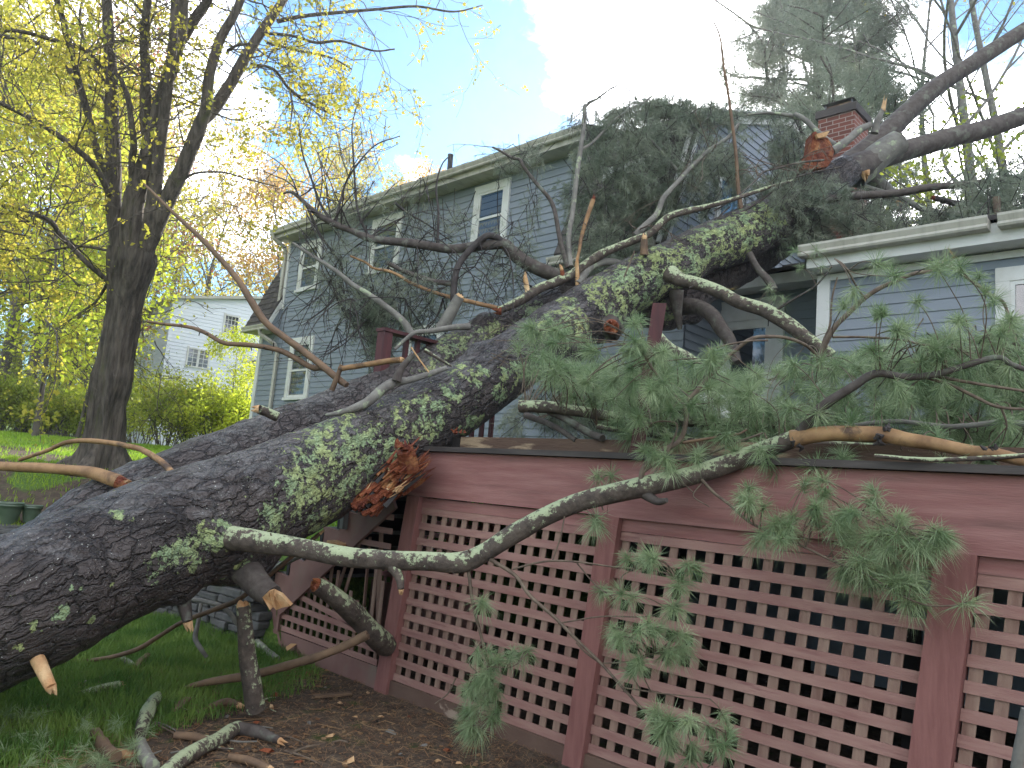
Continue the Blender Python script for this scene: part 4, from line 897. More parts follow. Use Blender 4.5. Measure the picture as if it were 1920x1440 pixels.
# --- upper limbs and broken tops on the roof
a = branch([(1480, 372, 62, 9.6), (1560, 330, 54, 9.8), (1600, 302, 46, 10.0), (1650, 262, 40, 10.2), (1700, 212, 36, 10.4), (1760, 160, 32, 10.6), (1850, 102, 29, 10.9), (1990, 12, 26, 11.3)], 0, 0, 0, 0, name='limb')[0]
b = branch([(1500, 380, 64, 9.5), (1580, 328, 56, 9.7), (1640, 300, 46, 9.9), (1700, 282, 41, 10.1), (1780, 259, 38, 10.3), (1860, 238, 35, 10.5), (1990, 192, 32, 10.9)], 0, 0, 0, 0, name='limb')[0]
branch([(1430, 428), (1470, 402), (1510, 383), (1590, 369), (1680, 362), (1740, 352), (1810, 346), (1880, 338), (1960, 325)], 18, 12, 9.0, 9.0, name='limb')
o, pp, rr = branch([(1600, 330, 52, 9.9), (1650, 290, 50, 9.9), (1686, 266, 48, 9.9)], 0, 0, 0, 0, material='greybranch', name='broken_top', n=18); mb = MB(); mb.tube([pp[-1], pp[-1]+nrm(pp[-1]-pp[-2])*.012], [rr[-1]*.97, rr[-1]*.9], 20); build(mb, 'cut_face', M['curbwood'], o)
c0 = P(1538, 292, 9.2)
def slab_face():
    out = [(1505, 318), (1512, 296), (1520, 278), (1524, 248), (1530, 246), (1536, 256), (1552, 258), (1560, 272), (1564, 286), (1560, 300), (1552, 312), (1530, 316)]
    f0 = [P(x, y, 9.2+.0008*(x-1505)) for x, y in out]; n = len(f0); ax = fw*.22+up*-.02; b0 = [p+ax for p in f0]; mb = MB(); c = np.mean(f0, 0)-fw*.02
    V = f0+b0+[c]; mb.add(V, [[i, (i+1) % n, n+(i+1) % n, n+i] for i in range(n)]); mb.F.append(np.array([[i, 2*n, (i+1) % n] for i in range(n)])); return mb
build(slab_face(), 'torn_wood', M['orangewood'], PINE)
mb = MB(); q = [P(x, y, 9.15) for x, y in ((1531, 251), (1556, 245), (1549, 256), (1534, 259))]; mb.add(q+[p+fw*.06 for p in q], [[0, 1, 2, 3], [4, 7, 6, 5], [0, 4, 5, 1], [1, 5, 6, 2], [2, 6, 7, 3], [3, 7, 4, 0]]); build(mb, 'pale_splinter', M['freshwood'], PINE)
branch([(1560, 284), (1590, 262), (1612, 243), (1632, 234)], 17, 12, 9.5, 9.7, 'greybranch', 'broken_branch')
branch([(1490, 214), (1510, 225), (1528, 243), (1545, 258), (1566, 272)], 9, 11, 10.0, 9.6, 'greybranch')
branch([(1400, 215), (1440, 212), (1478, 216), (1500, 222)], 4, 9, 10.1, 10.0, 'greybranch')
o = branch([(1640, 250), (1645, 228), (1655, 205)], 15, 8, 9.7, 9.7, 'greybranch', 'broken_branch')[0]; splinter(P(1656, 203, 9.7), up+.2*rt, .03, .14, o)
branch([(1630, 330), (1668, 365), (1690, 385)], 30, 26, 10.4, 10.8, 'greybranch', 'limb'); branch([(1560, 330), (1600, 345), (1690, 372), (1740, 396), (1800, 402)], 12, 10, 10.2, 9.6, 'greybranch')
splinter(P(1622, 324, 9.6), -up+.3*rt, .06, .08, PINE); splinter(P(1682, 366, 10.3), rt*.3-up, .07, .15, PINE, 'freshwood')
branch([(1752, 371), (1785, 380), (1815, 384)], 10, 13, 8.9, 8.9, 'twig_dark', 'broken_branch'); splinter(P(1750, 371, 8.9), -rt, .03, .03, PINE, 'orangewood')
# --- the crown spread in front of the house wall
F1 = [(1072, 545, 40, 8.2), (1058, 524, 32, 8.2), (1030, 512, 27, 8.15), (987, 493, 26, 8.1), (960, 472, 25, 8.1), (943, 457, 21, 8.1), (897, 461, 19, 8.1), (850, 467, 18, 8.15), (807, 462, 16, 8.2), (763, 455, 17, 8.2), (728, 452, 15, 8.25), (693, 447, 16, 8.3), (660, 433, 12, 8.35), (623, 418, 13, 8.4), (593, 400, 10, 8.45), (557, 367, 7, 8.5), (543, 360, 5, 8.5), (531, 363, 4, 8.5)]
o, pp, rr = branch(F1, 0, 0, 0, 0, name='limb'); spikes(pp, rr, 9, .10, o)
branch([(943, 458), (934, 447), (915, 442), (897, 453), (877, 473), (860, 497), (853, 520), (850, 550), (850, 585)], 13, 12, 8.1, 7.9, 'twig_dark')
branch([(850, 533), (810, 527), (780, 517), (750, 505), (727, 493)], 11, 8, 8.0, 8.2)
o = branch([(942, 580), (900, 570), (870, 563), (843, 557), (805, 545), (770, 530), (745, 515), (727, 508), (700, 503), (687, 493), (657, 480)], 9, 4, 7.9, 8.1, 'peeled')[0]
branch([(775, 633), (760, 608), (740, 588), (713, 567), (685, 548), (660, 533), (635, 512), (613, 497), (597, 487), (570, 470), (548, 455)], 15, 5, 7.7, 8.0, 'greybranch')
o, pp, rr = branch([(935, 583, 15, 7.75), (973, 565, 17, 7.8), (1013, 540, 18, 7.9), (1047, 527, 18, 8.0), (1080, 510, 18, 8.05), (1125, 478, 17, 8.1), (1175, 456, 15, 8.15), (1220, 437, 14, 8.2), (1257, 405, 14, 8.3), (1315, 390, 11, 8.4), (1370, 375, 9, 8.5), (1440, 352, 7, 8.7), (1490, 338, 5, 8.8)], 0, 0, 0, 0, 'lichenbranch')
splinter(P(937, 583, 7.75), -rt+.3*up*0, .045, .07, o, 'orangewood')
branch([(1084, 532), (1102, 507), (1124, 493), (1149, 492), (1172, 500)], 15, 15, 8.0, 8.3, 'greybranch')
for (x, y, x2, y2, w, dd, mt) in ((991, 560, 985, 522, 11, 7.85, 'freshwood'), (1056, 520, 1053, 505, 9, 8.0, 'orangewood'), (1083, 535, 1082, 490, 8, 8.0, 'freshwood'), (1208, 478, 1208, 446, 15, 8.0, 'brownbranch'), (828, 618, 862, 556, 24, 7.7, 'greybranch')):
    pts, r_ = PX([(x, y, w, dd), ((x+x2)/2, (y+y2)/2, w*.95, dd), (x2, y2, w*.8, dd)]); mb = MB(); mb.tube(pts, r_, 8, sub=3, rough=.15); o = build(mb, 'snapped_stub', M[mt], PINE, sm=True); splinter(pts[-1], pts[-1]-pts[-2], r_[-1]*.95, .07 if w < 20 else .03, o, 'freshwood')
branch([(1064, 502), (1053, 462), (1047, 433), (1040, 396), (1029, 371), (1004, 342), (982, 313), (975, 300), (960, 296), (940, 284), (924, 276)], 10, 4, 8.1, 8.6)
branch([(1070, 500), (1066, 460), (1068, 430), (1074, 395), (1081, 333), (1088, 284), (1094, 240), (1097, 197)], 11, 8, 8.1, 8.9, 'greybranch')
branch([(1097, 202), (1106, 193), (1120, 185), (1140, 170), (1158, 161), (1175, 166), (1190, 176)], 5, 2, 8.9, 8.9, 'greybranch')
branch([(1090, 280), (1110, 268), (1130, 248), (1150, 226), (1180, 206), (1210, 190), (1222, 180)], 6, 3, 8.8, 9.2, 'greybranch')
branch([(1078, 505), (1086, 470), (1090, 445), (1100, 410), (1112, 375)], 5, 9, 8.1, 8.3, 'peeled'); splinter(P(1113, 372, 8.3), up+.3*rt, .02, .05, PINE, 'orangewood')
branch([(1190, 442), (1215, 418), (1232, 400), (1245, 370), (1270, 342), (1295, 315), (1332, 280), (1365, 258), (1385, 232)], 13, 6, 8.6, 9.2, 'greybranch')
branch([(1270, 320), (1250, 296), (1232, 275), (1210, 250)], 7, 4, 9.2, 9.4, 'greybranch'); branch([(1168, 300), (1180, 262), (1186, 230)], 5, 4, 9.2, 9.3, 'greybranch')
branch([(1392, 400), (1388, 380), (1384, 350), (1380, 290), (1374, 240), (1366, 180), (1356, 120), (1350, 70), (1338, 40)], 9, 3, 8.8, 9.3, 'brownbranch')
branch([(1340, 430), (1350, 405), (1368, 388)], 5, 3, 8.6, 8.6); branch([(1350, 428), (1380, 405), (1420, 380), (1460, 352), (1500, 330), (1580, 312)], 5, 3, 8.6, 9.0)
branch([(1340, 395), (1380, 370), (1420, 335), (1432, 322), (1460, 315), (1500, 305), (1545, 300)], 3, 4, 8.5, 8.9)
# --- limbs right of the trunk above the deck
o, pp, rr = branch([(1255, 512, 34, 7.9), (1275, 524, 26, 7.8), (1307, 532, 25, 7.7), (1351, 548, 24, 7.5), (1384, 566, 25, 7.4), (1429, 580, 26, 7.3), (1453, 592, 28, 7.2), (1484, 612, 28, 7.1), (1515, 636, 26, 7.0), (1560, 668, 22, 6.9)], 0, 0, 0, 0, 'lichenbranch', 'limb'); spikes(pp, rr, 5, .12, o)
branch([(1285, 575, 34, 8.4), (1313, 577, 28, 8.2), (1333, 590, 28, 8.0), (1350, 614, 26, 7.9), (1368, 640, 24, 7.8), (1380, 680, 22, 7.7)], 0, 0, 0, 0, 'branchbark', 'limb')
branch([(1225, 620), (1253, 649), (1284, 667), (1318, 691), (1345, 712), (1380, 735)], 18, 20, 6.9, 6.4, 'lichenbranch', 'limb')
branch([(1405, 475), (1420, 502), (1440, 525), (1452, 545)], 12, 16, 8.6, 8.3, 'branchbark'); branch([(1268, 545), (1270, 580), (1275, 618)], 30, 9, 8.2, 8.2, 'branchbark', 'snapped_stub'); branch([(1451, 584), (1490, 560), (1530, 535), (1560, 500)], 5, 3, 7.2, 6.8)
branch([(1228, 690), (1265, 715), (1300, 740), (1340, 770), (1385, 800)], 20, 16, 6.3, 5.7, 'lichenbranch', 'limb')
# broken knot stumps on the trunk
o = branch([(1150, 622), (1146, 606)], 42, 34, 7.45, 7.25, 'bark' if 0 else 'branchbark', 'knot', n=16, rough=.3, sub=1)[0]; splinter(P(1147, 612, 7.24), -fw*.9+.2*up, .075, .07, o, 'orangewood', n=17)
# --- torn wood where the trunk hit the corner of the deck
def torn():
    """the flank of the trunk ripped open against the deck corner: layers of ragged fibres running along the trunk"""
    ax = nrm(P(790, 850, 5.75)-P(675, 955, 5.45)); side_ = nrm(np.cross(ax, fw)); 
    for mt, n_, spread, L0, w0 in (('orangewood', 190, .14, .32, .020), ('freshwood', 50, .12, .26, .010), ('darkwood', 60, .14, .26, .02)):
        mb = MB()
        for _ in range(n_):
            t = RNG.uniform(-.1, .75); c = P(678, 950, 5.52)*(1-t)+P(782, 862, 5.62)*t+side_*RNG.normal()*spread*.42*(1-.35*abs(t-.5))+fw*RNG.uniform(-.05, .12)
            L = L0*RNG.uniform(.35, 1); d = nrm(ax+RNG.normal(size=3)*.16); w = w0*RNG.uniform(.4, 1); s1 = nrm(np.cross(d, fw+RNG.normal(size=3)*.5))*w; s2 = nrm(np.cross(d, s1))*w*.4
            V = [c-s1-s2, c+s1-s2, c+s1+s2, c-s1+s2, c+d*L*.6-s1*.8, c+d*L*.6+s1*.8-s2, c+d*L*.6+s1*.7+s2, c+d*L*.6-s1*.7+s2, c+d*L+s1*.1]
            b0 = mb.n; mb.add(V, [[0, 1, 5, 4], [1, 2, 6, 5], [2, 3, 7, 6], [3, 0, 4, 7], [3, 2, 1, 0]]); mb.F.append(np.array([[4, 5, 8], [5, 6, 8], [6, 7, 8], [7, 4, 8]])+b0)
        build(mb, 'torn_wood', M[mt], PINE)
    o = branch([(768, 880), (764, 860), (758, 845)], 36, 26, 5.6, 5.52, 'orangewood', 'snapped_stub', n=16, rough=.3)[0]
    for k in range(3): splinter(P(748+10*k, 836+3*k, 5.48+.03*k), up+.25*rt*(k-1), .035, .05, o, 'orangewood', n=9)
    for k in range(6):
        mb = MB(); a = P(RNG.uniform(705, 765), RNG.uniform(880, 935), 5.52+RNG.uniform(-.05, .1)); b = a+nrm(rt*RNG.uniform(.5, 1)+up*RNG.uniform(-.1, .7)+fw*RNG.uniform(-.2, .4))*RNG.uniform(.05, .16); mb.tube([a, (a+b)/2+up*.01, b], [RNG.uniform(.004, .012), .006, .002], 4); build(mb, 'splinter', M['orangewood' if k % 2 else 'freshwood'], PINE)
    for _ in range(5):
        mb = MB(); a = P(RNG.uniform(850, 880), 812, 5.95); mb.tube([a, a+up*RNG.uniform(.02, .06)+rt*RNG.uniform(-.04, .04)], [.014, .003], 4); build(mb, 'splinter', M['orangewood'], PINE)
torn()
# --- branches lying on the trunks
o, pp, rr = branch([(610, 778, 4, 5.75), (640, 773, 12, 5.75), (684, 757, 18, 5.8), (718, 729, 20, 5.9), (742, 716, 18, 6.0), (762, 714, 13, 6.05), (796, 704, 12, 6.15), (836, 690, 10, 6.3)], 0, 0, 0, 0, 'greybranch'); branch([(743, 715), (748, 700), (755, 688), (775, 664)], 18, 11, 5.95, 6.0, 'branchbark')
branch([(771, 651), (785, 672), (804, 698)], 3, 3, 6.1, 6.1, 'freshwood', 'peeled_twig'); branch([(796, 656), (815, 668), (847, 687)], 8, 4, 6.4, 6.4, 'lichenbranch')
branch([(740, 655), (775, 625), (805, 621), (850, 614), (880, 612)], 6, 14, 7.3, 7.6, 'greybranch')
# --- dead branches springing from the left
branch([(270, 345, 4, 7.2), (323, 397, 7, 7.1), (370, 440, 9, 7.0), (417, 490, 10, 6.9), (450, 530, 12, 6.8), (470, 563, 14, 6.75), (497, 603, 13, 6.7), (530, 630, 13, 6.65), (567, 657, 14, 6.6), (597, 680, 14, 6.5), (633, 710, 13, 6.45), (650, 722, 11, 6.4)], 0, 0, 0, 0, 'brownbranch')
o, pp, rr = branch([(277, 603), (310, 608), (353, 613), (383, 623), (420, 643), (470, 647), (527, 658), (583, 688), (605, 688)], 5, 12, 6.9, 6.55, 'brownbranch'); spikes(pp, rr, 12, .05, o)
o = branch([(636, 692), (691, 683), (730, 677), (752, 674)], 10, 12, 6.4, 6.2, 'peeled')[0]; splinter(P(752, 674, 6.2), rt, .022, .03, o)
branch([(622, 732), (630, 712), (641, 684)], 10, 9, 6.4, 6.4, 'brownbranch')
o = branch([(520, 782), (500, 773), (486, 768)], 18, 17, 5.7, 5.6, 'lichenbranch', 'snapped_stub')[0]; splinter(P(484, 767, 5.6), -rt, .03, .05, o)
o, pp, rr = branch([(-60, 872, 18, 5.5), (0, 874, 18, 5.4), (71, 877, 20, 5.3), (142, 882, 21, 5.2), (177, 888, 24, 5.1), (212, 900, 28, 5.0), (240, 912, 22, 4.95)], 0, 0, 0, 0, 'peeled', 'limb', rough=.16); splinter(P(226, 905, 4.95), rt-.4*up, .045, .08, o, 'orangewood', n=15)
branch([(37, 862), (88, 845), (110, 835), (126, 829), (159, 826), (204, 830), (257, 840), (275, 848), (292, 858), (310, 872), (322, 886)], 7, 13, 6.2, 5.0, 'peeled')
# --- stubs under the trunk
o = branch([(445, 1050), (468, 1078), (490, 1104), (512, 1120)], 62, 40, 5.0, 4.75, 'branchbark', 'snapped_stub', n=16, rough=.14)[0]
def split_end(pts, d, parent):
    mb = MB()
    for i in range(len(pts)-1):
        (x0, y0, x1, y1), (x2, y2, x3, y3) = pts[i], pts[i+1]; dj = RNG.uniform(-.03, .03)
        V = [P(x0, y0, d), P(x1, y1, d+.02+dj), P(x3, y3, d+.02), P(x2, y2, d+dj)]; V = V+[v+fw*.05 for v in V]; mb.add(V, [[0, 1, 2, 3], [4, 7, 6, 5], [0, 4, 5, 1], [1, 5, 6, 2], [2, 6, 7, 3], [3, 7, 4, 0]])
    build(mb, 'split_wood', M['freshwood'], parent)
split_end([(492, 1120, 506, 1144), (502, 1110, 512, 1138), (510, 1108, 518, 1144), (518, 1112, 528, 1140), (526, 1116, 545, 1136)], 4.68, o)
o = branch([(338, 1105), (345, 1135), (352, 1166)], 34, 18, 4.8, 4.7, 'branchbark', 'snapped_stub', n=12)[0]; splinter(P(353, 1170, 4.68), -up+.3*rt, .028, .05, o, n=17)
o = branch([(70, 1236), (85, 1268), (96, 1290)], 26, 20, 4.0, 3.9, 'freshwood', 'snapped_stub', n=12)[0]; splinter(P(96, 1290, 3.9), -up+.4*rt, .026, .035, o, n=19)
# --- the long living branch that sweeps right in front of the deck
Q = [(395, 1000, 60, 4.9), (430, 1008, 46, 4.72), (500, 1018, 40, 4.6), (560, 1026, 36, 4.5), (640, 1042, 37, 4.42), (720, 1050, 35, 4.38), (790, 1052, 36, 4.36), (860, 1055, 38, 4.34), (900, 1041, 37, 4.33), (960, 1003, 36, 4.31), (1030, 965, 36, 4.29), (1100, 937, 36, 4.27), (1200, 914, 40, 4.22), (1290, 894, 36, 4.18), (1370, 868, 34, 4.15), (1430, 845, 34, 4.08), (1492, 822, 33, 3.98)]
o, pp, rr = branch(Q, 0, 0, 0, 0, 'lichenbranch', 'limb', n=26, rough=.07, sub=16)
QL = o; spikes(pp, rr, 12, .05, o, 'twig')
branch([(735, 1062), (748, 1082), (752, 1105)], 22, 12, 4.36, 4.30, 'lichenbranch', 'snapped_stub'); splinter(P(752, 1107, 4.3), -up, .015, .03, PINE)
branch([(1208, 925), (1232, 940), (1250, 938)], 22, 9, 4.2, 4.1, 'branchbark', 'snapped_stub')
o, pp, rr = branch([(1485, 824, 35, 3.99), (1515, 818, 30, 3.95), (1560, 813, 29, 3.9), (1650, 815, 31, 3.78), (1700, 824, 28, 3.7), (1750, 832, 26, 3.62), (1820, 846, 24, 3.5), (1870, 852, 24, 3.4), (1960, 875, 19, 3.3)], 0, 0, 0, 0, 'peeled', 'limb', n=20, rough=.06, sub=10)
for (x, y, w, d) in ((1498, 822, 40, 3.98), (1657, 815, 40, 3.76), (1856, 850, 30, 3.44)):
    mb = MB()
    for k in range(14):
        a_ = P(x+RNG.uniform(-12, 12), y+RNG.uniform(-w*.42, w*.42), d-.02+RNG.uniform(-.03, .03)); mb.tube([a_, a_+nrm(RNG.normal(size=3))*.03], [.014, .004], 6)
    build(mb, 'dark_whorl', M['twig_dark'], o)
# side branches over the deck
side = []
def sb(pts, w0, w1, d0, d1, m_='twig', nm='branch'): o, pp, rr = branch(pts, w0, w1, d0, d1, m_, nm, n=7, rough=.06); side.append((pp, rr)); return o
sb([(1492, 820), (1510, 800), (1527, 777), (1548, 758), (1570, 743), (1604, 722), (1628, 706), (1651, 700), (1698, 707), (1753, 702), (1805, 687), (1869, 670), (1900, 685), (1960, 705)], 22, 9, 3.98, 3.7, 'branchbark')
sb([(1732, 706), (1783, 722), (1830, 745), (1877, 764), (1960, 768)], 8, 5, 3.85, 3.6); sb([(1753, 705), (1800, 714), (1847, 722), (1940, 736)], 7, 5, 3.85, 3.6); sb([(1877, 764), (1885, 785), (1888, 800)], 5, 3, 3.7, 3.7)
sb([(1202, 900), (1206, 880), (1220, 863), (1250, 841), (1271, 829), (1282, 810), (1287, 780), (1284, 760), (1301, 739), (1339, 696), (1373, 662), (1407, 636), (1442, 631), (1476, 634), (1510, 647), (1536, 670)], 11, 6, 4.2, 4.4, 'twig')
sb([(1284, 760), (1262, 738), (1241, 713), (1222, 690), (1211, 670), (1200, 650), (1202, 636), (1210, 634)], 5, 5, 4.2, 4.2); sb([(1536, 690), (1538, 668), (1561, 619), (1590, 588), (1621, 559), (1650, 540), (1673, 530), (1710, 514), (1745, 508), (1767, 497), (1795, 508), (1826, 530), (1855, 552), (1882, 568), (1895, 611), (1905, 640)], 11, 5, 4.5, 4.2)
sb([(1540, 672), (1544, 640), (1556, 610), (1560, 560), (1570, 520)], 6, 3, 4.5, 4.5); sb([(1561, 632), (1620, 632), (1681, 636), (1740, 648), (1800, 655)], 5, 4, 4.4, 4.3); sb([(1621, 559), (1605, 535), (1585, 500), (1565, 485)], 4, 3, 4.4, 4.3)
sb([(1340, 696), (1325, 665), (1350, 650), (1400, 640), (1440, 638)], 3, 4, 4.35, 4.3); sb([(1202, 888), (1230, 870), (1275, 862), (1330, 850), (1380, 830), (1430, 812)], 6, 4, 4.2, 4.3); sb([(1280, 830), (1330, 822), (1380, 815), (1400, 806)], 6, 4, 4.25, 4.3, 'brownbranch')
o = sb([(1210, 912), (1250, 850), (1270, 800), (1250, 790), (1222, 795), (1205, 820)], 4, 3, 4.2, 4.3); sb([(1190, 470), (1170, 520)], 3, 3, 6, 6)
sb([(1560, 870), (1590, 900), (1620, 930)], 5, 3, 3.9, 3.7, 'peeled', 'dry_twig')
# limbs lying on the deck
o = branch([(976, 762), (1010, 762), (1040, 764), (1093, 773), (1160, 783), (1220, 790), (1290, 792), (1370, 792), (1440, 800)], 25, 14, 5.55, 5.0, 'lichenbranch', 'limb')[0]; mb = MB(); c = P(975, 762, 5.55); mb.tube([c, c-rt*.01], [.044, .042], 14); build(mb, 'cut_face', M['freshwood'], o)
branch([(1030, 770), (1070, 790), (1105, 812), (1130, 822)], 16, 14, 5.5, 5.1, 'branchbark', 'limb'); branch([(1120, 800), (1200, 812), (1300, 826), (1400, 828), (1500, 830), (1640, 838)], 10, 14, 5.2, 4.4, 'lichenbranch'); branch([(1580, 800), (1680, 790), (1780, 800), (1880, 792), (1960, 800)], 8, 12, 4.3, 4.0, 'greybranch'); branch([(985, 778), (1040, 800), (1080, 826)], 12, 10, 5.7, 5.3, 'branchbark')
branch([(1180, 800), (1260, 770), (1340, 810)], 7, 5, 5.2, 5.0, 'branchbark'); branch([(1640, 855), (1760, 862), (1960, 852)], 8, 9, 3.6, 3.3, 'lichenbranch')
mb = MB(); mb.beam(P(1300, 735, 5.9), P(1385, 800, 5.2), .11, .05); mb.beam(P(1310, 722, 6.0), P(1400, 778, 5.3), .05, .04); tag(build(mb, 'fallen_trim_board', M['trim'], None, loc=P(1340, 770, 5.5)), 'pale broken trim board lying among the needles on the deck', 'board')
# hanging sprays in front of the lattice
H = [([(918, 1048), (967, 1080), (993, 1116), (1038, 1156), (1082, 1200), (1127, 1244), (1167, 1289), (1233, 1360), (1300, 1431), (1330, 1460)], 8, 4, 4.3, 3.45), ([(962, 1067), (1020, 1053), (1078, 1053), (1144, 1062), (1233, 1071), (1270, 1085)], 4, 3, 4.25, 3.8),
     ([(1082, 1056), (1113, 1093), (1136, 1111), (1155, 1118)], 3, 3, 4.1, 4.0), ([(878, 1066), (887, 1133), (904, 1200), (922, 1280), (936, 1355)], 7, 4, 4.33, 4.2), ([(1047, 1169), (1127, 1156), (1211, 1156), (1250, 1140)], 3, 2, 4.1, 3.8), ([(1060, 960), (1050, 1010), (1035, 1053)], 3, 3, 4.25, 4.2),
     ([(1316, 900), (1340, 925), (1369, 947), (1404, 978), (1449, 1000), (1511, 1027), (1564, 1053), (1622, 1076), (1689, 1116), (1740, 1135), (1800, 1135)], 6, 3, 4.1, 3.05), ([(1535, 1005), (1560, 985), (1600, 970), (1630, 948)], 3, 3, 3.8, 3.6), ([(1610, 1064), (1650, 1030), (1684, 990)], 3, 3, 3.6, 3.3),
     ([(1127, 1244), (1100, 1225), (1080, 1205)], 4, 3, 3.9, 3.95), ([(1130, 1244), (1180, 1240), (1230, 1225)], 3, 2, 3.9, 3.7), ([(904, 1200), (880, 1240), (893, 1260)], 2, 2, 4.3, 4.2), ([(915, 1250), (960, 1250), (990, 1225)], 2, 2, 4.2, 4.1), ([(1167, 1289), (1240, 1300), (1330, 1310)], 3, 2, 3.7, 3.5), ([(1233, 1360), (1290, 1350), (1360, 1370)], 3, 2, 3.55, 3.3), ([(1316, 906), (1300, 930), (1330, 950)], 3, 2, 4.1, 4.0)]
for pts, w0, w1, d0, d1 in H: sb(pts, w0, w1, d0, d1)
SK = np.array([p for p, r in SKEL]); 
# --- needle tufts near the camera, at the places where the photo shows them
def tufts(name, spots, L=.105, k=75, w=.00085, material='needle', cone=1.0, twigs=True, droop=.12, tw=.0022):
    mb = MB(); tm = MB(); Cs = []; Ds = []; SKd = SK
    for (x, y, d) in spots:
        c = P(x, y, d); j = np.linalg.norm(SKd-c, axis=1).argmin(); s = SKd[j]; v = c-s; dist = np.linalg.norm(v); D = nrm(v+RNG.normal(size=3)*.25*max(dist, .1)+[0, 0, -.02])
        Cs.append(c); Ds.append(D)
        if twigs and dist > .02:
            if dist > .6: s = c-D*.35+np.array([0, 0, -.06])
            mid = (s+c)/2+RNG.normal(size=3)*.06*min(dist, .5)+np.array([0, 0, .05*min(dist, .6)]); tm.tube([s, mid, c], [tw*1.6, tw*1.2, tw], 5, sub=4, caps=False)
    needles(mb, Cs, Ds, k, L, w, cone, droop); o = build(mb, name, M[material], PINE)
    if tm.n: build(tm, 'twigs', M['twig'], PINE, sm=True)
    return o
def around(lst, n, s, dj): return [(x+RNG.normal()*s, y+RNG.normal()*s*.8, d+RNG.normal()*dj) for x, y, d in lst for _ in range(n)]
R1 = [(500, 330), (720, 240), (760, 300), (900, 400), (980, 330), (1110, 400), (1250, 450), (1120, 480), (900, 480), (620, 480), (500, 460), (720, 370), (880, 620), (1010, 600), (1130, 640), (1190, 620), (1060, 560), (980, 640), (840, 420), (1180, 500), (440, 290), (590, 440), (1040, 450), (1270, 500), (960, 540), (1130, 700)]
spots = [(1200+x/2.25, 800+y/2.25, 4.0-(x/1200)*.75) for x, y in R1]+[(1823, 1128, 3.05), (1120, 890, 4.4), (1145, 886, 4.4)]
R2 = [(60, 560), (160, 660), (230, 580), (150, 750), (60, 830), (150, 870), (100, 950), (0, 850), (-60, 900), (-120, 860), (10, 960), (180, 940), (200, 1230), (100, 1290), (60, 1200), (320, 1270), (150, 1350), (330, 1340), (370, 1300), (250, 1370), (120, 1240), (-40, 1000), (-50, 560), (-80, 700), (30, 540)]
spots += [(1200+x/2.25, 800+y/2.25, 3.75-(y-550)/850*.35) for x, y in R2]
R3 = [(440, 1080), (430, 1190), (470, 1050), (410, 1250), (500, 1120), (400, 1110), (600, 950), (450, 960), (460, 740), (480, 1060), (450, 1150), (420, 1290), (640, 940), (950, 430), (970, 690), (520, 980), (500, 1230)]
spots += [(700+x/2.25, 800+y/2.25, 4.2) for x, y in R3]
tufts('needles', around(spots[:26], 3, 14, .06)+around(spots[29:54], 2, 10, .05)+around(spots[54:], 2, 6, .03)+spots[26:29], .115, 120, .0011, droop=.22)
print(len(spots))
# mass of fresh branches on the deck behind the front twigs
front = [(1190, 700), (1215, 730), (1180, 640), (1210, 610), (1160, 730), (1850, 860), (1760, 870), (1600, 860), (1060, 640), (1010, 650), (1100, 660), (1030, 620), (1090, 700), (1210, 650), (1190, 690), (1230, 660), (1340, 660), (1345, 680), (1240, 760), (1200, 800), (1260, 720), (1290, 770), (1560, 690), (1620, 700), (1700, 590), (1650, 520), (1760, 500), (1830, 500), (1810, 600), (1870, 620), (1900, 600), (1780, 640), (1740, 660), (1640, 660), (1690, 640), (1850, 540),
         (1500, 760), (1560, 740), (1860, 730), (1880, 800), (1820, 840), (1750, 800), (1300, 840), (1220, 840), (1380, 830), (1240, 870), (1480, 880), (1530, 880), (1620, 870), (1700, 862), (1440, 860), (1640, 600), (1900, 700), (1580, 560), (1460, 700), (1400, 740), (1350, 740), (1820, 690), (1700, 740), (1640, 770), (1600, 780), (1890, 660), (1780, 740)]
tufts('needles', around([(x, y, 4.25-(x-1000)/900*.45) for x, y in front], 2, 16, .12), .12, 150, .0012, droop=.15)
q = rand_in([(960, 640), (1100, 690), (1260, 650), (1360, 700), (1480, 690), (1620, 655), (1930, 600), (1930, 850), (1600, 850), (1300, 830), (1180, 830), (1090, 770), (1040, 720)], 800)
tufts('needles', [(x, y, RNG.uniform(4.6, 6.3) if x < 1700 else RNG.uniform(4.3, 5.2)) for x, y in q], .14, 95, .0014, droop=.16, tw=.003)
q = rand_in([(1040, 600), (1090, 620), (1060, 730), (960, 700), (980, 620)], 22); tufts('needles', [(x, y, RNG.uniform(6.0, 6.5)) for x, y in q], .14, 95, .0012)
tufts('needles', [(1445, 540, 7.4), (1500, 500, 7), (1470, 560, 7.2), (1530, 470, 6.6), (1540, 500, 6.6), (1490, 470, 7), (1450, 560, 7.4), (1560, 620, 6), (1480, 640, 6.4)], .14, 60, .0012)
tufts('dry_needles', [(1090, 615, 6.0), (1790, 480, 4.2), (1370, 540, 7), (1780, 470, 4.2)], .10, 12, .001, 'needle_dry', twigs=False)
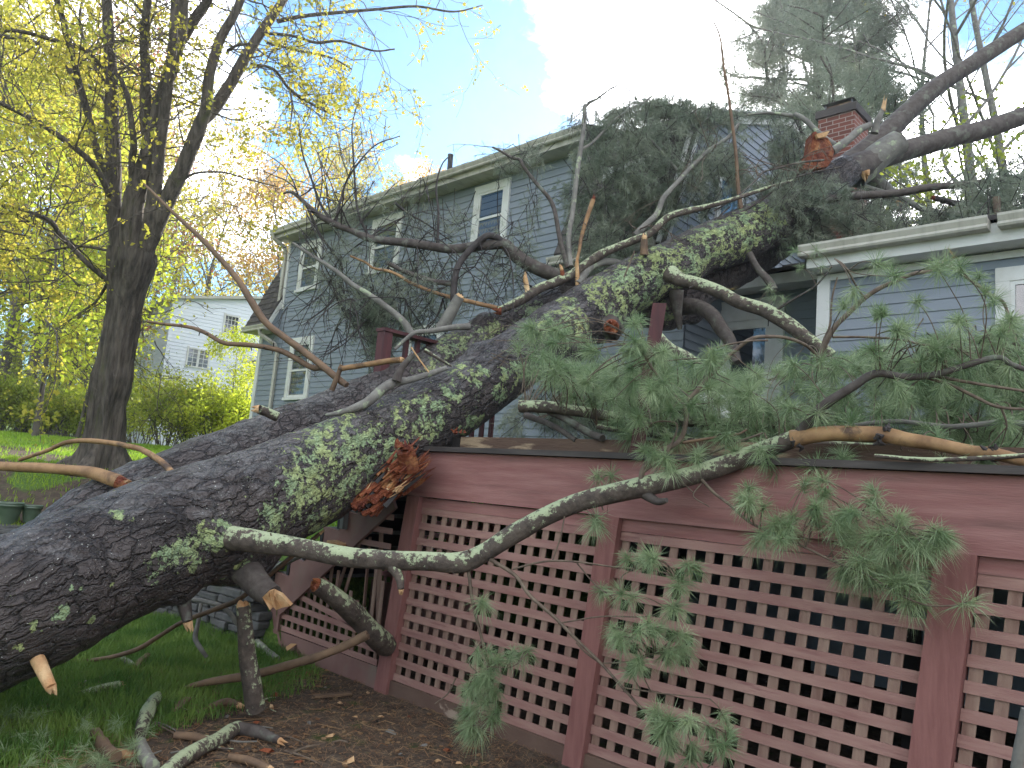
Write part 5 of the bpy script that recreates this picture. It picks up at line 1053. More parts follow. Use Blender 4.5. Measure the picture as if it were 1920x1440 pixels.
# --- dense crown masses lying on the roofs and in front of the wall
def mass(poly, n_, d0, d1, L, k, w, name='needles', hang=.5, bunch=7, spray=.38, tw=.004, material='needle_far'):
    """drooping sprays: a bent stem with side twigs, each ending in a tuft"""
    q = rand_in(poly, int(n_*1.5)); mb = MB(); tm = MB(); Cs = []; Ds = []
    for x, y in q:
        d = RNG.uniform(d0, d1); c = P(x, y, d); v = RNG.normal(size=3); v[2] = -abs(v[2])*hang*1.6+RNG.uniform(-.2, .5)*(1-hang); v = nrm(v); l = spray*RNG.uniform(.6, 1.3)
        p0 = c-v*l*.5+np.array([0, 0, l*.3]); p1 = c; p2 = c+v*l*.5+np.array([0, 0, -l*.15*hang]); tm.tube([p0, p1, p2], [tw, tw*.7, tw*.45], 4, sub=3, caps=False)
        for b in range(bunch):
            t = RNG.uniform(.2, 1); s = p0*(1-t)**2+2*t*(1-t)*p1+t*t*p2; dd = nrm(v*.7+RNG.normal(size=3)*.6); e = s+dd*RNG.uniform(.05, .18); Cs.append(e); Ds.append(dd)
            if b % 2 == 0: tm.tube([s, e], [tw*.5, tw*.3], 3, caps=False)
    needles(mb, Cs, Ds, k, L, w, .9, .22); build(mb, name, M[material], PINE); build(tm, 'twigs', M['twig_dark'], PINE, sm=True)
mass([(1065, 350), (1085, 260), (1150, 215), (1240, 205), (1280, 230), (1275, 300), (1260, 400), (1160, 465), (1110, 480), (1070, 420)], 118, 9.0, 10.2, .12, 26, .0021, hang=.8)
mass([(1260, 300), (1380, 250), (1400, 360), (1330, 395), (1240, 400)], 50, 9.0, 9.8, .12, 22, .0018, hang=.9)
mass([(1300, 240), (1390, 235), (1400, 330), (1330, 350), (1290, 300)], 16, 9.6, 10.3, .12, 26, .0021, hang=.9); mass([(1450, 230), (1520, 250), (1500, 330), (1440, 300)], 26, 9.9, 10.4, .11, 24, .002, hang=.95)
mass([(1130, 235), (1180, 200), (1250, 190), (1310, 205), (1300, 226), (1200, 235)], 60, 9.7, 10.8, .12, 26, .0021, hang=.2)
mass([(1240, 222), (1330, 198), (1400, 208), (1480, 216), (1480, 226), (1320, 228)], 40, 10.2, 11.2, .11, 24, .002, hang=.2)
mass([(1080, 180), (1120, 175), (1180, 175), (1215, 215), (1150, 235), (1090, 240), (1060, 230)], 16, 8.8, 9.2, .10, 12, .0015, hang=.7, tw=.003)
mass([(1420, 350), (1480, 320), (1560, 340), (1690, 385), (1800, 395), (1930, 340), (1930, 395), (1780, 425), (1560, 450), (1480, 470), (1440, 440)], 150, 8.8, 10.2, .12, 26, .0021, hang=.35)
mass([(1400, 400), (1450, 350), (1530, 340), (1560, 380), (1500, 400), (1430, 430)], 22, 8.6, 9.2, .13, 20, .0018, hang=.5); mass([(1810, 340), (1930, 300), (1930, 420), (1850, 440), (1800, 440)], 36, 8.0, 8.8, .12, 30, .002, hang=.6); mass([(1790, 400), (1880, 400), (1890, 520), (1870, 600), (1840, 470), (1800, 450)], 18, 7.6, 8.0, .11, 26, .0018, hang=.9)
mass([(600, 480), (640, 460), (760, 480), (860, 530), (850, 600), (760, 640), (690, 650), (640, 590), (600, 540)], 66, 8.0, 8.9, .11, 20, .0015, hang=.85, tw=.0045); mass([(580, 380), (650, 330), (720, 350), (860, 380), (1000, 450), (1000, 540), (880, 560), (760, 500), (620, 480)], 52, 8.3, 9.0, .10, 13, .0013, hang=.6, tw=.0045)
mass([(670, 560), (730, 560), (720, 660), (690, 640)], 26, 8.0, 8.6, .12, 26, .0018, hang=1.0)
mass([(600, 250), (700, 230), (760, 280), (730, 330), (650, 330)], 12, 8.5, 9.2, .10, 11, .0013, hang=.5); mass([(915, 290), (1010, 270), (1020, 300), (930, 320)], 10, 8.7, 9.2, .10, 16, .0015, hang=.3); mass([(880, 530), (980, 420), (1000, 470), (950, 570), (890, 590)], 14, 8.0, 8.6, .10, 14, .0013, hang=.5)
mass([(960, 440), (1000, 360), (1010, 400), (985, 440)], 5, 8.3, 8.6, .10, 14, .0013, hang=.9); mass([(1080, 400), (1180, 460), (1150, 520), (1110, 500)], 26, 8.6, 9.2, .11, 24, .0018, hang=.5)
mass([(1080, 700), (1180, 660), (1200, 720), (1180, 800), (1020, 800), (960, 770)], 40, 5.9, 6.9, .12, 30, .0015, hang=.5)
# wiry, bare, arching twigs above and in front of the wall
def wiry(starts, n, L, r, curl=.8, sub=2, name='bare_twigs', material='twig_dark', bias=(0, 0, .5)):
    mb = MB()
    def go(p, v, L, r, lv):
        pts = [p]; steps = 7; w = RNG.normal(size=3)*curl
        for i in range(steps): v = nrm(v+w*.13+np.array([0, 0, -.10])+RNG.normal(size=3)*.09); p = p+v*L/steps; pts.append(p)
        mb.tube(pts, np.linspace(r, r*.35, len(pts)), 5 if lv == 0 else 4, sub=2, caps=False)
        if lv < sub:
            for k in range(3 if lv == 0 else 2): j = RNG.integers(2, steps); go(pts[j], nrm(v+RNG.normal(size=3)*.8), L*RNG.uniform(.3, .6), r*.55, lv+1)
    for (x, y, d) in starts:
        for _ in range(n): go(P(x, y, d), nrm(RNG.normal(size=3)*.6+np.array(bias)), L*RNG.uniform(.6, 1.1), r, 0)
    build(mb, name, M[material], PINE, sm=True)
wiry([(623, 418, 8.4), (640, 420, 8.4), (693, 447, 8.3), (660, 433, 8.35), (593, 400, 8.4), (560, 370, 8.5)], 3, 1.1, .009, bias=(0, 0, .9))
for pts in ([(623, 418), (600, 380), (582, 330), (568, 290), (562, 250), (560, 226)], [(693, 447), (672, 400), (666, 350), (662, 280), (660, 240), (668, 200)], [(630, 415), (640, 370), (655, 330), (700, 275), (750, 255)], [(820, 460), (822, 400), (818, 350), (828, 310), (845, 290)], [(575, 385), (600, 440), (640, 500), (625, 540), (660, 600), (692, 650)], [(740, 380), (765, 400), (800, 420), (850, 455)]):
    branch(pts, 6, 2, 8.4, 8.7, 'twig_dark', n=6)
wiry([(727, 500, 8.2), (780, 460, 8.2), (700, 540, 8.2), (640, 480, 8.2), (850, 470, 8.1), (890, 500, 8.0), (940, 460, 8.1), (620, 520, 8.1), (660, 560, 8.0), (760, 560, 8.1), (830, 560, 8.0), (820, 460, 8.3)], 4, .95, .007, bias=(0, 0, -.25))
wiry([(653, 580, 8.2), (640, 530, 8.3), (690, 600, 8.2), (600, 490, 8.3)], 5, 1.0, .008, curl=.9, bias=(-.2, 0, -.8))
wiry([(1095, 240, 8.8), (1097, 200, 8.9), (1120, 185, 8.9), (1150, 165, 8.9), (1085, 330, 8.7), (1180, 205, 9.1), (924, 276, 8.6), (960, 296, 8.5)], 3, .5, .005, bias=(0, 0, -.1)); wiry([(960, 500, 8.0), (1010, 560, 8.0), (1060, 500, 8.2), (1100, 450, 8.4), (1000, 540, 8.0)], 3, .7, .006)
wiry([(1200, 430, 8.6), (1250, 370, 8.9), (1330, 290, 9.1), (1420, 330, 8.8), (1480, 320, 8.9), (1380, 320, 9), (1500, 300, 9)], 3, .8, .006, bias=(.3, 0, .1), material='twig'); wiry([(1700, 380, 9), (1800, 390, 8.6), (1870, 400, 8.2), (1880, 330, 8.4), (1600, 400, 9)], 3, .8, .007, bias=(.2, 0, .1))
branch([(1868, 370), (1872, 410), (1885, 450), (1880, 480), (1874, 510)], 13, 9, 8.0, 7.8, 'twig', n=8)
print('pine built')

# ------------------------------------------------------------------ standing trees
def leaves(mb, Cn, size, flat=.35, droop=0.0):
    """small folded leaf shapes with random attitude at every point"""
    Cn = np.asarray(Cn, float); n = len(Cn)
    if n == 0: return
    nn = RNG.normal(size=(n, 3)); nn[:, 2] += flat; nn /= np.linalg.norm(nn, axis=1)[:, None]; a = np.cross(nn, RNG.normal(size=(n, 3))); a /= np.linalg.norm(a, axis=1)[:, None]; b = np.cross(nn, a); s = (size*RNG.uniform(.5, 1.2, n))[:, None]
    V = np.stack([Cn-a*s*.5, Cn+b*s*.42+nn*s*.12, Cn+a*s*.62, Cn-b*s*.42+nn*s*.12], 1).reshape(-1, 3); mb.add(V, np.arange(n)[:, None]*4+np.arange(4))
def grow(tm, p, v, L, r, lv, maxlv, tips, nodes, up_=.12, wig=.22, kids=4, ratio=.62, spread=.75, steps=5, sides=(8, 6, 4, 3, 3)):
    pts = [p]; 
    for i in range(steps): v = nrm(v+RNG.normal(size=3)*wig*.5+np.array([0, 0, up_*.5])); p = p+v*L/steps; pts.append(p)
    tm.tube(pts, np.linspace(r, max(r*.45, .0035), len(pts)), sides[min(lv, 4)], sub=2 if lv < 2 else 1, caps=False)
    if lv >= maxlv-1: nodes.extend(pts[1:])
    if lv >= maxlv: tips.append(p); return
    for k in range(kids):
        t = RNG.uniform(.3, 1.0) if k else 1.0; i = t*steps; j = min(int(i), steps-1); q = pts[j]+(pts[j+1]-pts[j])*(i-j); u = RNG.normal(size=3); u -= (u@v)*v; u = nrm(u)
        grow(tm, q, nrm(v*(1-.35*spread)+u*spread*RNG.uniform(.5, 1.1)), L*ratio*RNG.uniform(.75, 1.15), r*(.62 if k else .7)*(1-.35*t*(k > 0)), lv+1, maxlv, tips, nodes, up_, wig, kids, ratio, spread, steps, sides)
def tree(name, label, cat, base, H, r, leafm, group=None, crown0=.3, width=.28, nlimb=9, levels=3, nleaf=6000, size=.11, barkm='maplebark', kids=4, scatter=.25, top=1.0, conifer=False, up_=.15, clump=1):
    base = np.asarray(base, float); t = thing(name, label, cat, base, group); tm = MB(); pts = [base-[0, 0, .2]]; v = np.array([0, 0, 1.0]); n = 9
    for i in range(n): v = nrm(v+RNG.normal(size=3)*[.05, .05, 0]); pts.append(pts[-1]+v*H/n)
    rr = np.linspace(r, r*.18, n+1); rr[0] *= 1.35; tm.tube(pts, rr, 10, sub=3, rough=.08, caps=False); build(tm, 'trunk', M[barkm], t, sm=True)
    bm = MB(); tips = []; nodes = []
    for k in range(nlimb):
        f_ = crown0+(1-crown0)*(k+RNG.uniform(0, .8))/nlimb; i = f_*n; j = min(int(i), n-1); q = pts[j]+(pts[j+1]-pts[j])*(i-j); a = k*2.4+RNG.uniform(-.4, .4)
        Lm = H*width*((1.15-f_)*1.25 if conifer else (1.0-.55*abs(f_-.55)))*RNG.uniform(.8, 1.15); el = .05 if conifer else .55+f_*.5
        grow(bm, q, nrm([cos(a), sin(a), el]), Lm, r*.36*(1.1-f_*.7), 1, levels, tips, nodes, up_, .25, kids)
    build(bm, 'limbs', M[barkm], t, sm=True)
    nodes = np.array(nodes); 
    if nleaf: 
        cl = nodes[RNG.integers(0, len(nodes), nleaf//clump)]; cl = cl+RNG.normal(size=cl.shape)*scatter; C_ = np.repeat(cl, clump, 0)+RNG.normal(size=(len(cl)*clump, 3))*size*.9
        lm = MB()
        if conifer: needles(lm, cl, nrm_rows(RNG.normal(size=cl.shape)+[0, 0, -.2]), 9, size, size*.03, 1.0, .1)
        else: leaves(lm, C_, size)
        build(lm, 'crown', M[leafm], t)
    return t
def nrm_rows(v): return v/(np.linalg.norm(v, axis=1)[:, None]+1e-9)
def gpos(px, py, d):
    p = P(px, py, d); p[2] = float(height(p[0], p[1])); return p

def maple():
    d = 11.5; b = P(192, 872, d); t = thing('maple_tree', 'tall multi stemmed maple with fresh yellow green leaves on the lawn', 'tree', b)
    tm = MB(); lst = [(186, 905, 108, d), (187, 884, 98, d), (192, 866, 78, d), (197, 840, 67, d), (199, 820, 64, d), (201, 790, 61, d), (203, 760, 61, d), (209, 725, 66, d), (213, 705, 68, d), (216, 680, 60, d), (222, 645, 58, d), (229, 607, 58, d), (234, 575, 60, d), (238, 545, 66, d), (243, 515, 78, d), (247, 490, 86, d), (250, 470, 84, d)]
    p, r = PX(lst); r = r*.93; ps, rs = smooth(p, r, 8); tm.tube(ps, rs, 64, caps=False); V = tm.V[0]; nrmls = V.reshape(len(ps), 65, 3)-ps[:, None]; nr = nrmls.reshape(-1, 3); nr /= np.linalg.norm(nr, axis=1)[:, None]
    th = np.tile(np.linspace(0, 2*pi, 65), len(ps)); z = V[:, 2]; ridg = (fbm(np.stack([np.cos(th)*5, np.sin(th)*5, z*.9], -1), 4)-.5)*.16+(np.abs(vnoise(np.stack([np.cos(th)*13, np.sin(th)*13, z*2.2], -1))-.5))*.045
    flare = np.maximum(0, 1-(z-b[2])/.55)**2*(.10+.12*np.sin(th*5+1)); V += nr*(ridg+flare)[:, None]; tm.V[0] = V; build(tm, 'trunk', M['maplebark'], t, sm=True)
    limbs = [
     [(232, 500, 46), (222, 440, 38), (214, 400, 34), (213, 367, 32), (213, 300, 31), (210, 233, 29), (208, 133, 25), (204, 67, 23), (200, 0, 21), (190, -120, 17), (185, -250, 12)],
     [(250, 490, 60), (248, 440, 52), (250, 383, 44), (262, 340, 42), (277, 300, 38), (290, 250, 36), (300, 200, 34), (312, 160, 30), (320, 127, 29), (337, 67, 27), (343, 0, 24), (352, -120, 19), (350, -240, 12)],
     [(272, 470, 40), (280, 430, 30), (292, 340, 28), (300, 267, 26), (312, 187, 22), (318, 140, 20), (325, 60, 18), (330, -60, 14)],
     [(276, 250, 26), (273, 207, 24), (273, 133, 20), (270, 67, 18), (277, 0, 17), (280, -100, 13)],
     [(262, 485, 44), (287, 433, 38), (310, 383, 34), (325, 350, 33), (340, 320, 32), (355, 285, 31), (370, 250, 30), (380, 222, 26), (387, 200, 24), (393, 140, 21), (413, 73, 19), (443, 20, 17), (462, -40, 15), (480, -140, 11)],
     [(380, 225, 26), (400, 205, 25), (430, 160, 24), (460, 107, 22), (490, 60, 20), (527, 7, 17), (548, -30, 15), (600, -110, 11)],
     [(330, 90, 24), (367, 33, 22), (390, 0, 18), (420, -70, 14)],
     [(240, 410, 18), (247, 347, 14), (247, 300, 14), (251, 275, 15), (248, 240, 12), (240, 187, 11), (227, 150, 9), (213, 135, 8)],
     [(205, 335, 14), (183, 287, 15), (170, 233, 15), (155, 180, 15), (147, 150, 14), (133, 93, 13), (117, 33, 12), (107, 0, 12), (95, -80, 9)],
     [(208, 380, 14), (200, 353, 13), (173, 307, 13), (127, 267, 12), (73, 230, 11), (20, 203, 9), (-40, 175, 7)],
     [(208, 142, 11), (180, 117, 10), (160, 93, 10), (93, 73, 9), (30, 58, 8), (-40, 60, 6)], [(147, 155, 13), (127, 127, 12), (93, 93, 11), (43, 73, 10), (0, 67, 8), (-50, 50, 6)],
     [(214, 548, 12), (207, 533, 11), (185, 512, 11), (160, 490, 11), (113, 440, 10), (95, 415, 10), (53, 397, 7), (0, 383, 5)], [(205, 470, 6), (150, 462, 5), (90, 470, 4)], [(203, 530, 7), (180, 565, 5), (155, 585, 3)],
     [(490, 62, 7), (547, 67, 6), (593, 80, 6), (640, 77, 5), (700, 95, 4), (740, 92, 3)], [(470, 120, 6), (513, 130, 6), (543, 167, 6), (593, 200, 5), (640, 222, 4)], [(520, 40, 10), (570, 30, 8), (640, 23, 7), (700, 18, 6), (780, 12, 5), (850, 22, 4), (905, 10, 2)],
     [(427, 95, 7), (445, 85, 6), (467, 83, 6)], [(330, 355, 7), (360, 327, 5), (417, 323, 4), (467, 337, 3), (520, 350, 2)], [(543, 167, 5), (548, 200, 4), (543, 245, 2)], [(310, 200, 6), (345, 195, 4), (400, 175, 3)], [(215, 235, 7), (190, 180, 6), (160, 160, 5)], [(500, 80, 6), (560, 95, 5), (620, 108, 4), (660, 130, 3)], [(200, 160, 8), (170, 110, 7), (150, 40, 6), (160, -30, 5)]]
    tips = []; nodes = []; tw = MB()
    for li, L in enumerate(limbs):
        k = len(L); dd = RNG.uniform(-.9, .9); ls = [(x, y, w*.88, d+dd*(i/(k-1))*1.6) for i, (x, y, w) in enumerate(L)]; p, r = PX(ls); lm = MB(); pp, rr = smooth(p, r, 6); lm.tube(pp, rr, 14 if L[0][2] > 15 else 8, rough=.07, seed=li)
        build(lm, 'limb', M['maplebark'], t, sm=True); big = L[0][2] > 20
        for _ in range(9 if big else 9):
            i = RNG.integers(int(len(pp)*(.30 if big else .15)), len(pp)-1); ax = nrm(pp[i]-pp[i-1]); u = RNG.normal(size=3); u -= (u@ax)*ax; u = nrm(u+[-.35, 0, .1]); px_ = proj(pp[i])[0]
            grow(tw, pp[i], nrm(ax*.35+u), RNG.uniform(.6, 1.3), min(rr[i]*.35, .013), 2, 4, tips, nodes, .02, .35, 3, .66)
    # hanging leafy twigs at the left where a lower limb comes towards the camera
    q = rand_in([(-30, 120), (150, 200), (190, 330), (190, 560), (120, 620), (-30, 560)], 34)
    for x, y in q: grow(tw, P(x, y, 11.5+RNG.uniform(-2.2, 2.0)), nrm(RNG.normal(size=3)), RNG.uniform(.8, 1.4), .012, 2, 4, tips, nodes, .0, .3, 3, .66)
    for x, y in ((262, 590), (290, 640), (250, 660), (300, 700), (275, 560)): grow(tw, P(x, y, 10.8), nrm(RNG.normal(size=3)), .7, .008, 2, 4, tips, nodes, -.05, .3, 3, .66)
    build(tw, 'twigs', M['maplebark'], t, sm=True); nodes = np.array(nodes); sc = proj(nodes)
    dens = np.where(sc[:, 0] < 130, .8, np.where(sc[:, 0] < 200, .4, np.where(sc[:, 0] < 450, .22, .38))); dens = np.where((sc[:, 0] > 225) & (sc[:, 0] < 520) & (sc[:, 1] > 470), .06, dens); pick = nodes[RNG.random(len(nodes)) < dens]
    cl = pick[RNG.integers(0, len(pick), 7000)]+RNG.normal(size=(7000, 3))*.055; C_ = np.repeat(cl, 3, 0)+RNG.normal(size=(21000, 3))*.035; lm = MB(); leaves(lm, C_, .062, .2); build(lm, 'leaves', M['leaf_yg'], t)
maple()

# the wood and the garden trees beyond, each one a tree of its own
GW = 'trees of the wood behind the lawn'
for i, (px, py, d, H, r, lm, nl, w) in enumerate([
    (-60, 845, 19, 12, .16, 'leaf_yg', 9000, .34), (35, 842, 22, 14, .17, 'leaf_yg', 9000, .3), (75, 835, 28, 15, .26, 'leaf_yg', 8000, .3), (62, 842, 17.5, 8, .07, 'leaf_lime', 6000, .36), (-15, 842, 26, 17, .22, 'leaf_gold', 8000, .3),
    (118, 835, 24, 11, .10, 'leaf_yg', 8000, .33), (150, 830, 30, 17, .2, 'leaf_red', 6500, .28), (110, 838, 34, 20, .3, 'leaf_yg', 7000, .28), (178, 830, 36, 15, .2, 'leaf_gold', 6500, .32), (-120, 840, 32, 19, .3, 'leaf_yg', 8000, .32), (20, 838, 38, 22, .3, 'leaf_orange', 7500, .3), (140, 838, 20, 6.5, .06, 'leaf_lime', 5000, .36)]):
    lab = ['tall yellow green tree at the left edge of the wood', 'slim yellow green tree in front of the dark trunks', 'dark trunked tree deep in the wood', 'thin lime green sapling behind the lawn left of the maple', 'golden leaved tree high at the left edge', 'slender green tree close left of the maple trunk', 'reddish budding tree left of the maple stems', 'tall green tree rising behind the wood', 'golden tree just behind the maple trunk', 'wide green tree cut by the left edge', 'orange tinted tree at the back of the wood', 'short bushy lime tree by the hedge'][i]
    tree('woodland_tree', lab, 'tree', gpos(px, py, d), H*.8, r, lm, GW, crown0=.13 if r < .12 else .22, width=w, nlimb=11, levels=3, nleaf=int(nl*.7), size=.12 if d < 30 else .16, kids=4, scatter=.33, barkm='red_bark')
GB = 'spring trees behind the two houses'
for i, (px, py, d, H, r, lm, nl, w, lev) in enumerate([
    (340, 800, 46, 14.5, .2, 'leaf_gold', 3200, .30, 4), (400, 800, 52, 15.5, .2, 'leaf_gold', 2200, .3, 4), (455, 800, 47, 13.5, .2, 'leaf_gold', 4200, .30, 4), (505, 800, 42, 13, .22, 'leaf_orange', 6200, .34, 4), (285, 800, 50, 15.5, .2, 'leaf_gold', 2600, .32, 4), (560, 790, 50, 15.5, .25, 'leaf_orange', 6000, .30, 4),
    (650, 780, 40, 13.5, .25, 'leaf_yg', 7500, .26, 4), (715, 780, 44, 15., .25, 'leaf_orange', 6500, .22, 4), (240, 800, 44, 16, .2, 'leaf_gold', 4500, .3, 4)]):
    lab = ['gold hazed tree over the white house roof', 'sparse golden tree in the gap behind the white house', 'golden tree left of the blue house', 'orange gold tree right against the blue house corner', 'thin pale gold tree behind the maple trunk', 'thin orange tinted tree over the left eave', 'green tree rising above the left roof of the blue house', 'orange leaved tree top above the long gutter', 'pale gold tree left of the white house'][i]
    tree('spring_tree', lab, 'tree', gpos(px, py, d), H, r, lm, GB, crown0=.25, width=w, nlimb=11, levels=lev, nleaf=nl, size=.17, kids=3, scatter=.35, barkm='red_bark')
def bush(px, py, d, h, w, lm, label, n=5000, grp='bushes of the hedge'):
    b = gpos(px, py, d); t = thing('hedge_bush', label, 'bush', b, grp); tm = MB(); tips = []; nodes = []
    for k in range(16): a = RNG.uniform(0, 2*pi); grow(tm, b+[cos(a)*.15*w, sin(a)*.15*w, 0], nrm([cos(a)*.6*w/h, sin(a)*.6*w/h, 1]), h*.52, .014, 2, 4, tips, nodes, .05, .35, 3, .66)
    build(tm, 'stems', M['red_bark'], t, sm=True); nodes = np.array(nodes); cl = nodes[RNG.integers(0, len(nodes), n)]+RNG.normal(size=(n, 3))*.11; cl[:, 2] = np.maximum(cl[:, 2], b[2]+.02); lf = MB(); leaves(lf, cl, .075); build(lf, 'leaves', M[lm], t)
for a in [(-20, 835, 20, 1.7, 1.3, 'leaf_bush', 'dense green bush at the left edge'), (45, 835, 21, 1.6, 1.3, 'leaf_bush', 'rounded green bush second from the left edge'), (105, 830, 20.5, 1.5, 1.2, 'leaf_bush', 'low green bush just left of the maple'), (160, 830, 22, 1.7, 1.3, 'leaf_bush', 'shaded bush right behind the maple trunk'),
          (262, 832, 20.5, 1.9, 1.4, 'leaf_bush', 'olive bush just right of the maple trunk'), (310, 834, 20, 2.0, 1.4, 'leaf_bush', 'brownish green bush in the middle of the hedge'), (362, 836, 20.5, 2.0, 1.4, 'leaf_bush', 'dense olive bush under the double window'), (405, 836, 20, 1.9, 1.2, 'leaf_lime', 'glowing lime bush beside the tall shrub'), (440, 836, 20.5, 1.8, 1.1, 'leaf_lime', 'sunlit lime bush next to the blue house')]: bush(*a)
for k, (px, d, h, lm) in enumerate([(-70, 27, 5.0, 'leaf_bush'), (-10, 30, 5.5, 'leaf_yg'), (50, 27, 4.6, 'leaf_bush'), (105, 31, 5.6, 'leaf_yg'), (165, 29, 4.8, 'leaf_bush'), (215, 34, 5.5, 'leaf_yg'), (20, 40, 8.0, 'leaf_bush'), (120, 42, 8.0, 'leaf_bush'), (-100, 40, 8.0, 'leaf_yg'), (210, 46, 8.0, 'leaf_bush')]):
    bush(px, 836, d, h, h*.55, lm, ['tall thicket at the far left edge', 'yellow green thicket left behind the hedge', 'green thicket behind the second bush', 'bright thicket behind the third bush', 'green thicket behind the maple trunk', 'bright thicket between the maple and the white house', 'deep green growth far back between the trunks', 'far green growth left of the maple', 'far yellow growth cut by the left edge', 'far growth behind the white house side'][k], 3600, 'thickets under the wood')
tree('tall_shrub', 'tall feathery lime green shrub in front of the white house', 'shrub', gpos(420, 832, 21.5), 3.1, .03, 'leaf_lime', None, .1, .28, 10, 3, 4200, .075, 'red_bark', 3, .12)

# conifer and bare trees behind the right roofs
tree('tall_pine', 'tall hazy green pine standing behind the chimney', 'tree', P(1610, 560, 24)*[1, 1, 0]+[0, 0, 3], 21, .32, 'needle_far', 'trees behind the right roofs', .22, .19, 42, 3, 38000, .23, 'red_bark', 4, .22, conifer=True, up_=.04)
tree('tall_pine', 'smaller pine top right of the tall pine', 'tree', P(1680, 600, 30)*[1, 1, 0]+[0, 0, 3], 19, .22, 'needle_far', 'trees behind the right roofs', .3, .13, 28, 3, 13000, .22, 'red_bark', 4, .25, conifer=True, up_=.04)
for (px, d, H, lab) in ((1830, 19, 18, 'bare twiggy tree leaning over the right roof'), (1900, 22, 19, 'bare tree cut by the right edge'), (1745, 26, 19, 'thin bare tree right of the tall pine')):
    tree('bare_tree', lab, 'tree', P(px, 620, d)*[1, 1, 0]+[0, 0, 2.5], H, .20, 'leaf_gold', 'bare trees behind the right roofs', .34, .34, 11, 5, 500, .10, 'greybranch', 3, .1)
for (px, d, H, lab) in ((1700, 21, 6.2, 'half leafed green tree low behind the wing roof'), (1870, 17, 6.5, 'green tree top above the right gutter')):
    tree('small_tree', lab, 'tree', P(px, 620, d)*[1, 1, 0]+[0, 0, 3.0], H, .10, 'leaf_bush', 'low green trees behind the wing', .35, .33, 9, 4, 1800, .11, 'red_bark', 3, .25)
b = P(1370, 150, 15); 
print('trees built')

# ------------------------------------------------------------------ broken branches and chips on the ground
def gb(px, py, lift=.0):
    """point on the ground seen at a pixel"""
    D = fw+(px-960)/FOC*rt+(720-py)/FOC*up; k = 4.0
    for _ in range(30): q = EYE+D*k; k += (q[2]-float(height(q[0], q[1]))-lift)/-D[2]*.8
    return EYE+D*k, k
def stick(label, pts, ws, material='branchbark', lift=None, ends=True, cat='branch', name='broken_branch', group=None, endmat='freshwood', n=12, ds=None, rough=.12, up0=0, splint=.04):
    p = []; r = []
    for i, ((x, y), w) in enumerate(zip(pts, ws)):
        if ds is None: q, k = gb(x, y, .012); rr = w*k/FOC/2; q = q+[0, 0, rr*.8]
        else: k = ds[i]; q = P(x, y, k); rr = w*k/FOC/2
        p.append(q); r.append(rr)
    root = thing(name, label, cat, [p[0][0], p[0][1], float(height(p[0][0], p[0][1]))], group)
    mb = MB(); mb.tube(np.array(p), np.array(r), n, sub=5, rough=rough, seed=len(label)); build(mb, 'stem', M[material], root, sm=True)
    if ends: splinter(p[-1], p[-1]-p[-2], r[-1]*.96, splint, root, endmat); 
    if ends == 2: splinter(p[0], p[0]-p[1], r[0]*.96, splint, root, endmat)
    return root, p, r
G1 = 'broken branches lying around the stairs'
stick('long thin dark branch crossing under the trunk from grass to stairs', [(112, 1241), (160, 1239), (208, 1232), (258, 1217), (300, 1192), (335, 1170), (367, 1156), (410, 1140), (450, 1122), (500, 1082), (556, 1036), (600, 1000)], [6, 7, 8, 9, 8, 8, 9, 9, 10, 9, 8, 7], 'brownbranch', group=G1, ds=[5.9, 5.9, 5.85, 5.8, 5.8, 5.8, 5.75, 5.7, 5.6, 5.6, 5.6, 5.6], n=8)
stick('pale silvery curved branch in front of the stone wall', [(363, 1124), (385, 1128), (410, 1135), (432, 1150), (446, 1172)], [8, 9, 10, 10, 8], 'greybranch', ends=False, group=G1, ds=[6.3, 6.25, 6.2, 6.2, 6.2])
stick('short pale branch standing down into the grass', [(377, 1132), (372, 1165), (366, 1196), (376, 1216), (388, 1232)], [7, 8, 9, 9, 7], 'greybranch', ends=False, group=G1, ds=[6.2, 6.1, 6.05, 6.0, 6.0])
stick('thin twig lying right of the pale branch', [(362, 1160), (390, 1186), (420, 1212)], [3, 4, 3], 'twig', ends=False, group=G1, n=6)
o, p, r = stick('lichen speckled log stuck upright in the ground', [(481, 1330), (474, 1290), (467, 1250), (462, 1210), (458, 1170), (455, 1134)], [38, 36, 33, 30, 27, 26], 'lichenbranch', group=G1, ds=[5.02, 5.0, 5.0, 4.98, 4.96, 4.95], n=16, splint=.03, cat='log', name='upright_log')
stick('long light brown branch leaning from the soil against the lattice', [(346, 1289), (385, 1280), (454, 1269), (500, 1259), (542, 1247), (590, 1233), (640, 1214), (689, 1190)], [6, 13, 16, 17, 17, 16, 16, 17], 'peeled' if 0 else 'brownbranch', group=G1, ds=[5.45, 5.45, 5.42, 5.4, 5.36, 5.3, 5.3, 5.3], endmat='brownbranch', splint=.01)
stick('thick mossy log poking into the broken lattice', [(725, 1212), (700, 1190), (672, 1160), (640, 1130), (612, 1108), (592, 1097)], [40, 42, 40, 36, 34, 30], 'lichenbranch', group=G1, ds=[5.9, 5.75, 5.65, 5.5, 5.45, 5.4], n=18, endmat='orangewood', cat='log', name='mossy_log')
stick('grey log at the foot of the stairs', [(478, 1205), (498, 1226), (520, 1240)], [13, 14, 11], 'greybranch', group=G1, ends=False)
stick('lichen coated log lying in the grass', [(262, 1385), (268, 1365), (276, 1345), (286, 1325), (293, 1314)], [22, 26, 27, 24, 19], 'lichenbranch', group=G1, n=16, cat='log', name='short_log')
stick('forked bare brown branch with orange cut end at the bottom edge', [(177, 1380), (186, 1398), (198, 1414), (215, 1428)], [18, 22, 24, 24], 'brownbranch', group=G1, n=14, ends=False); stick('orange ended stub beside the forked branch', [(213, 1424), (232, 1422), (248, 1424)], [22, 18, 15], 'peeled', group=G1, endmat='orangewood', splint=.02)
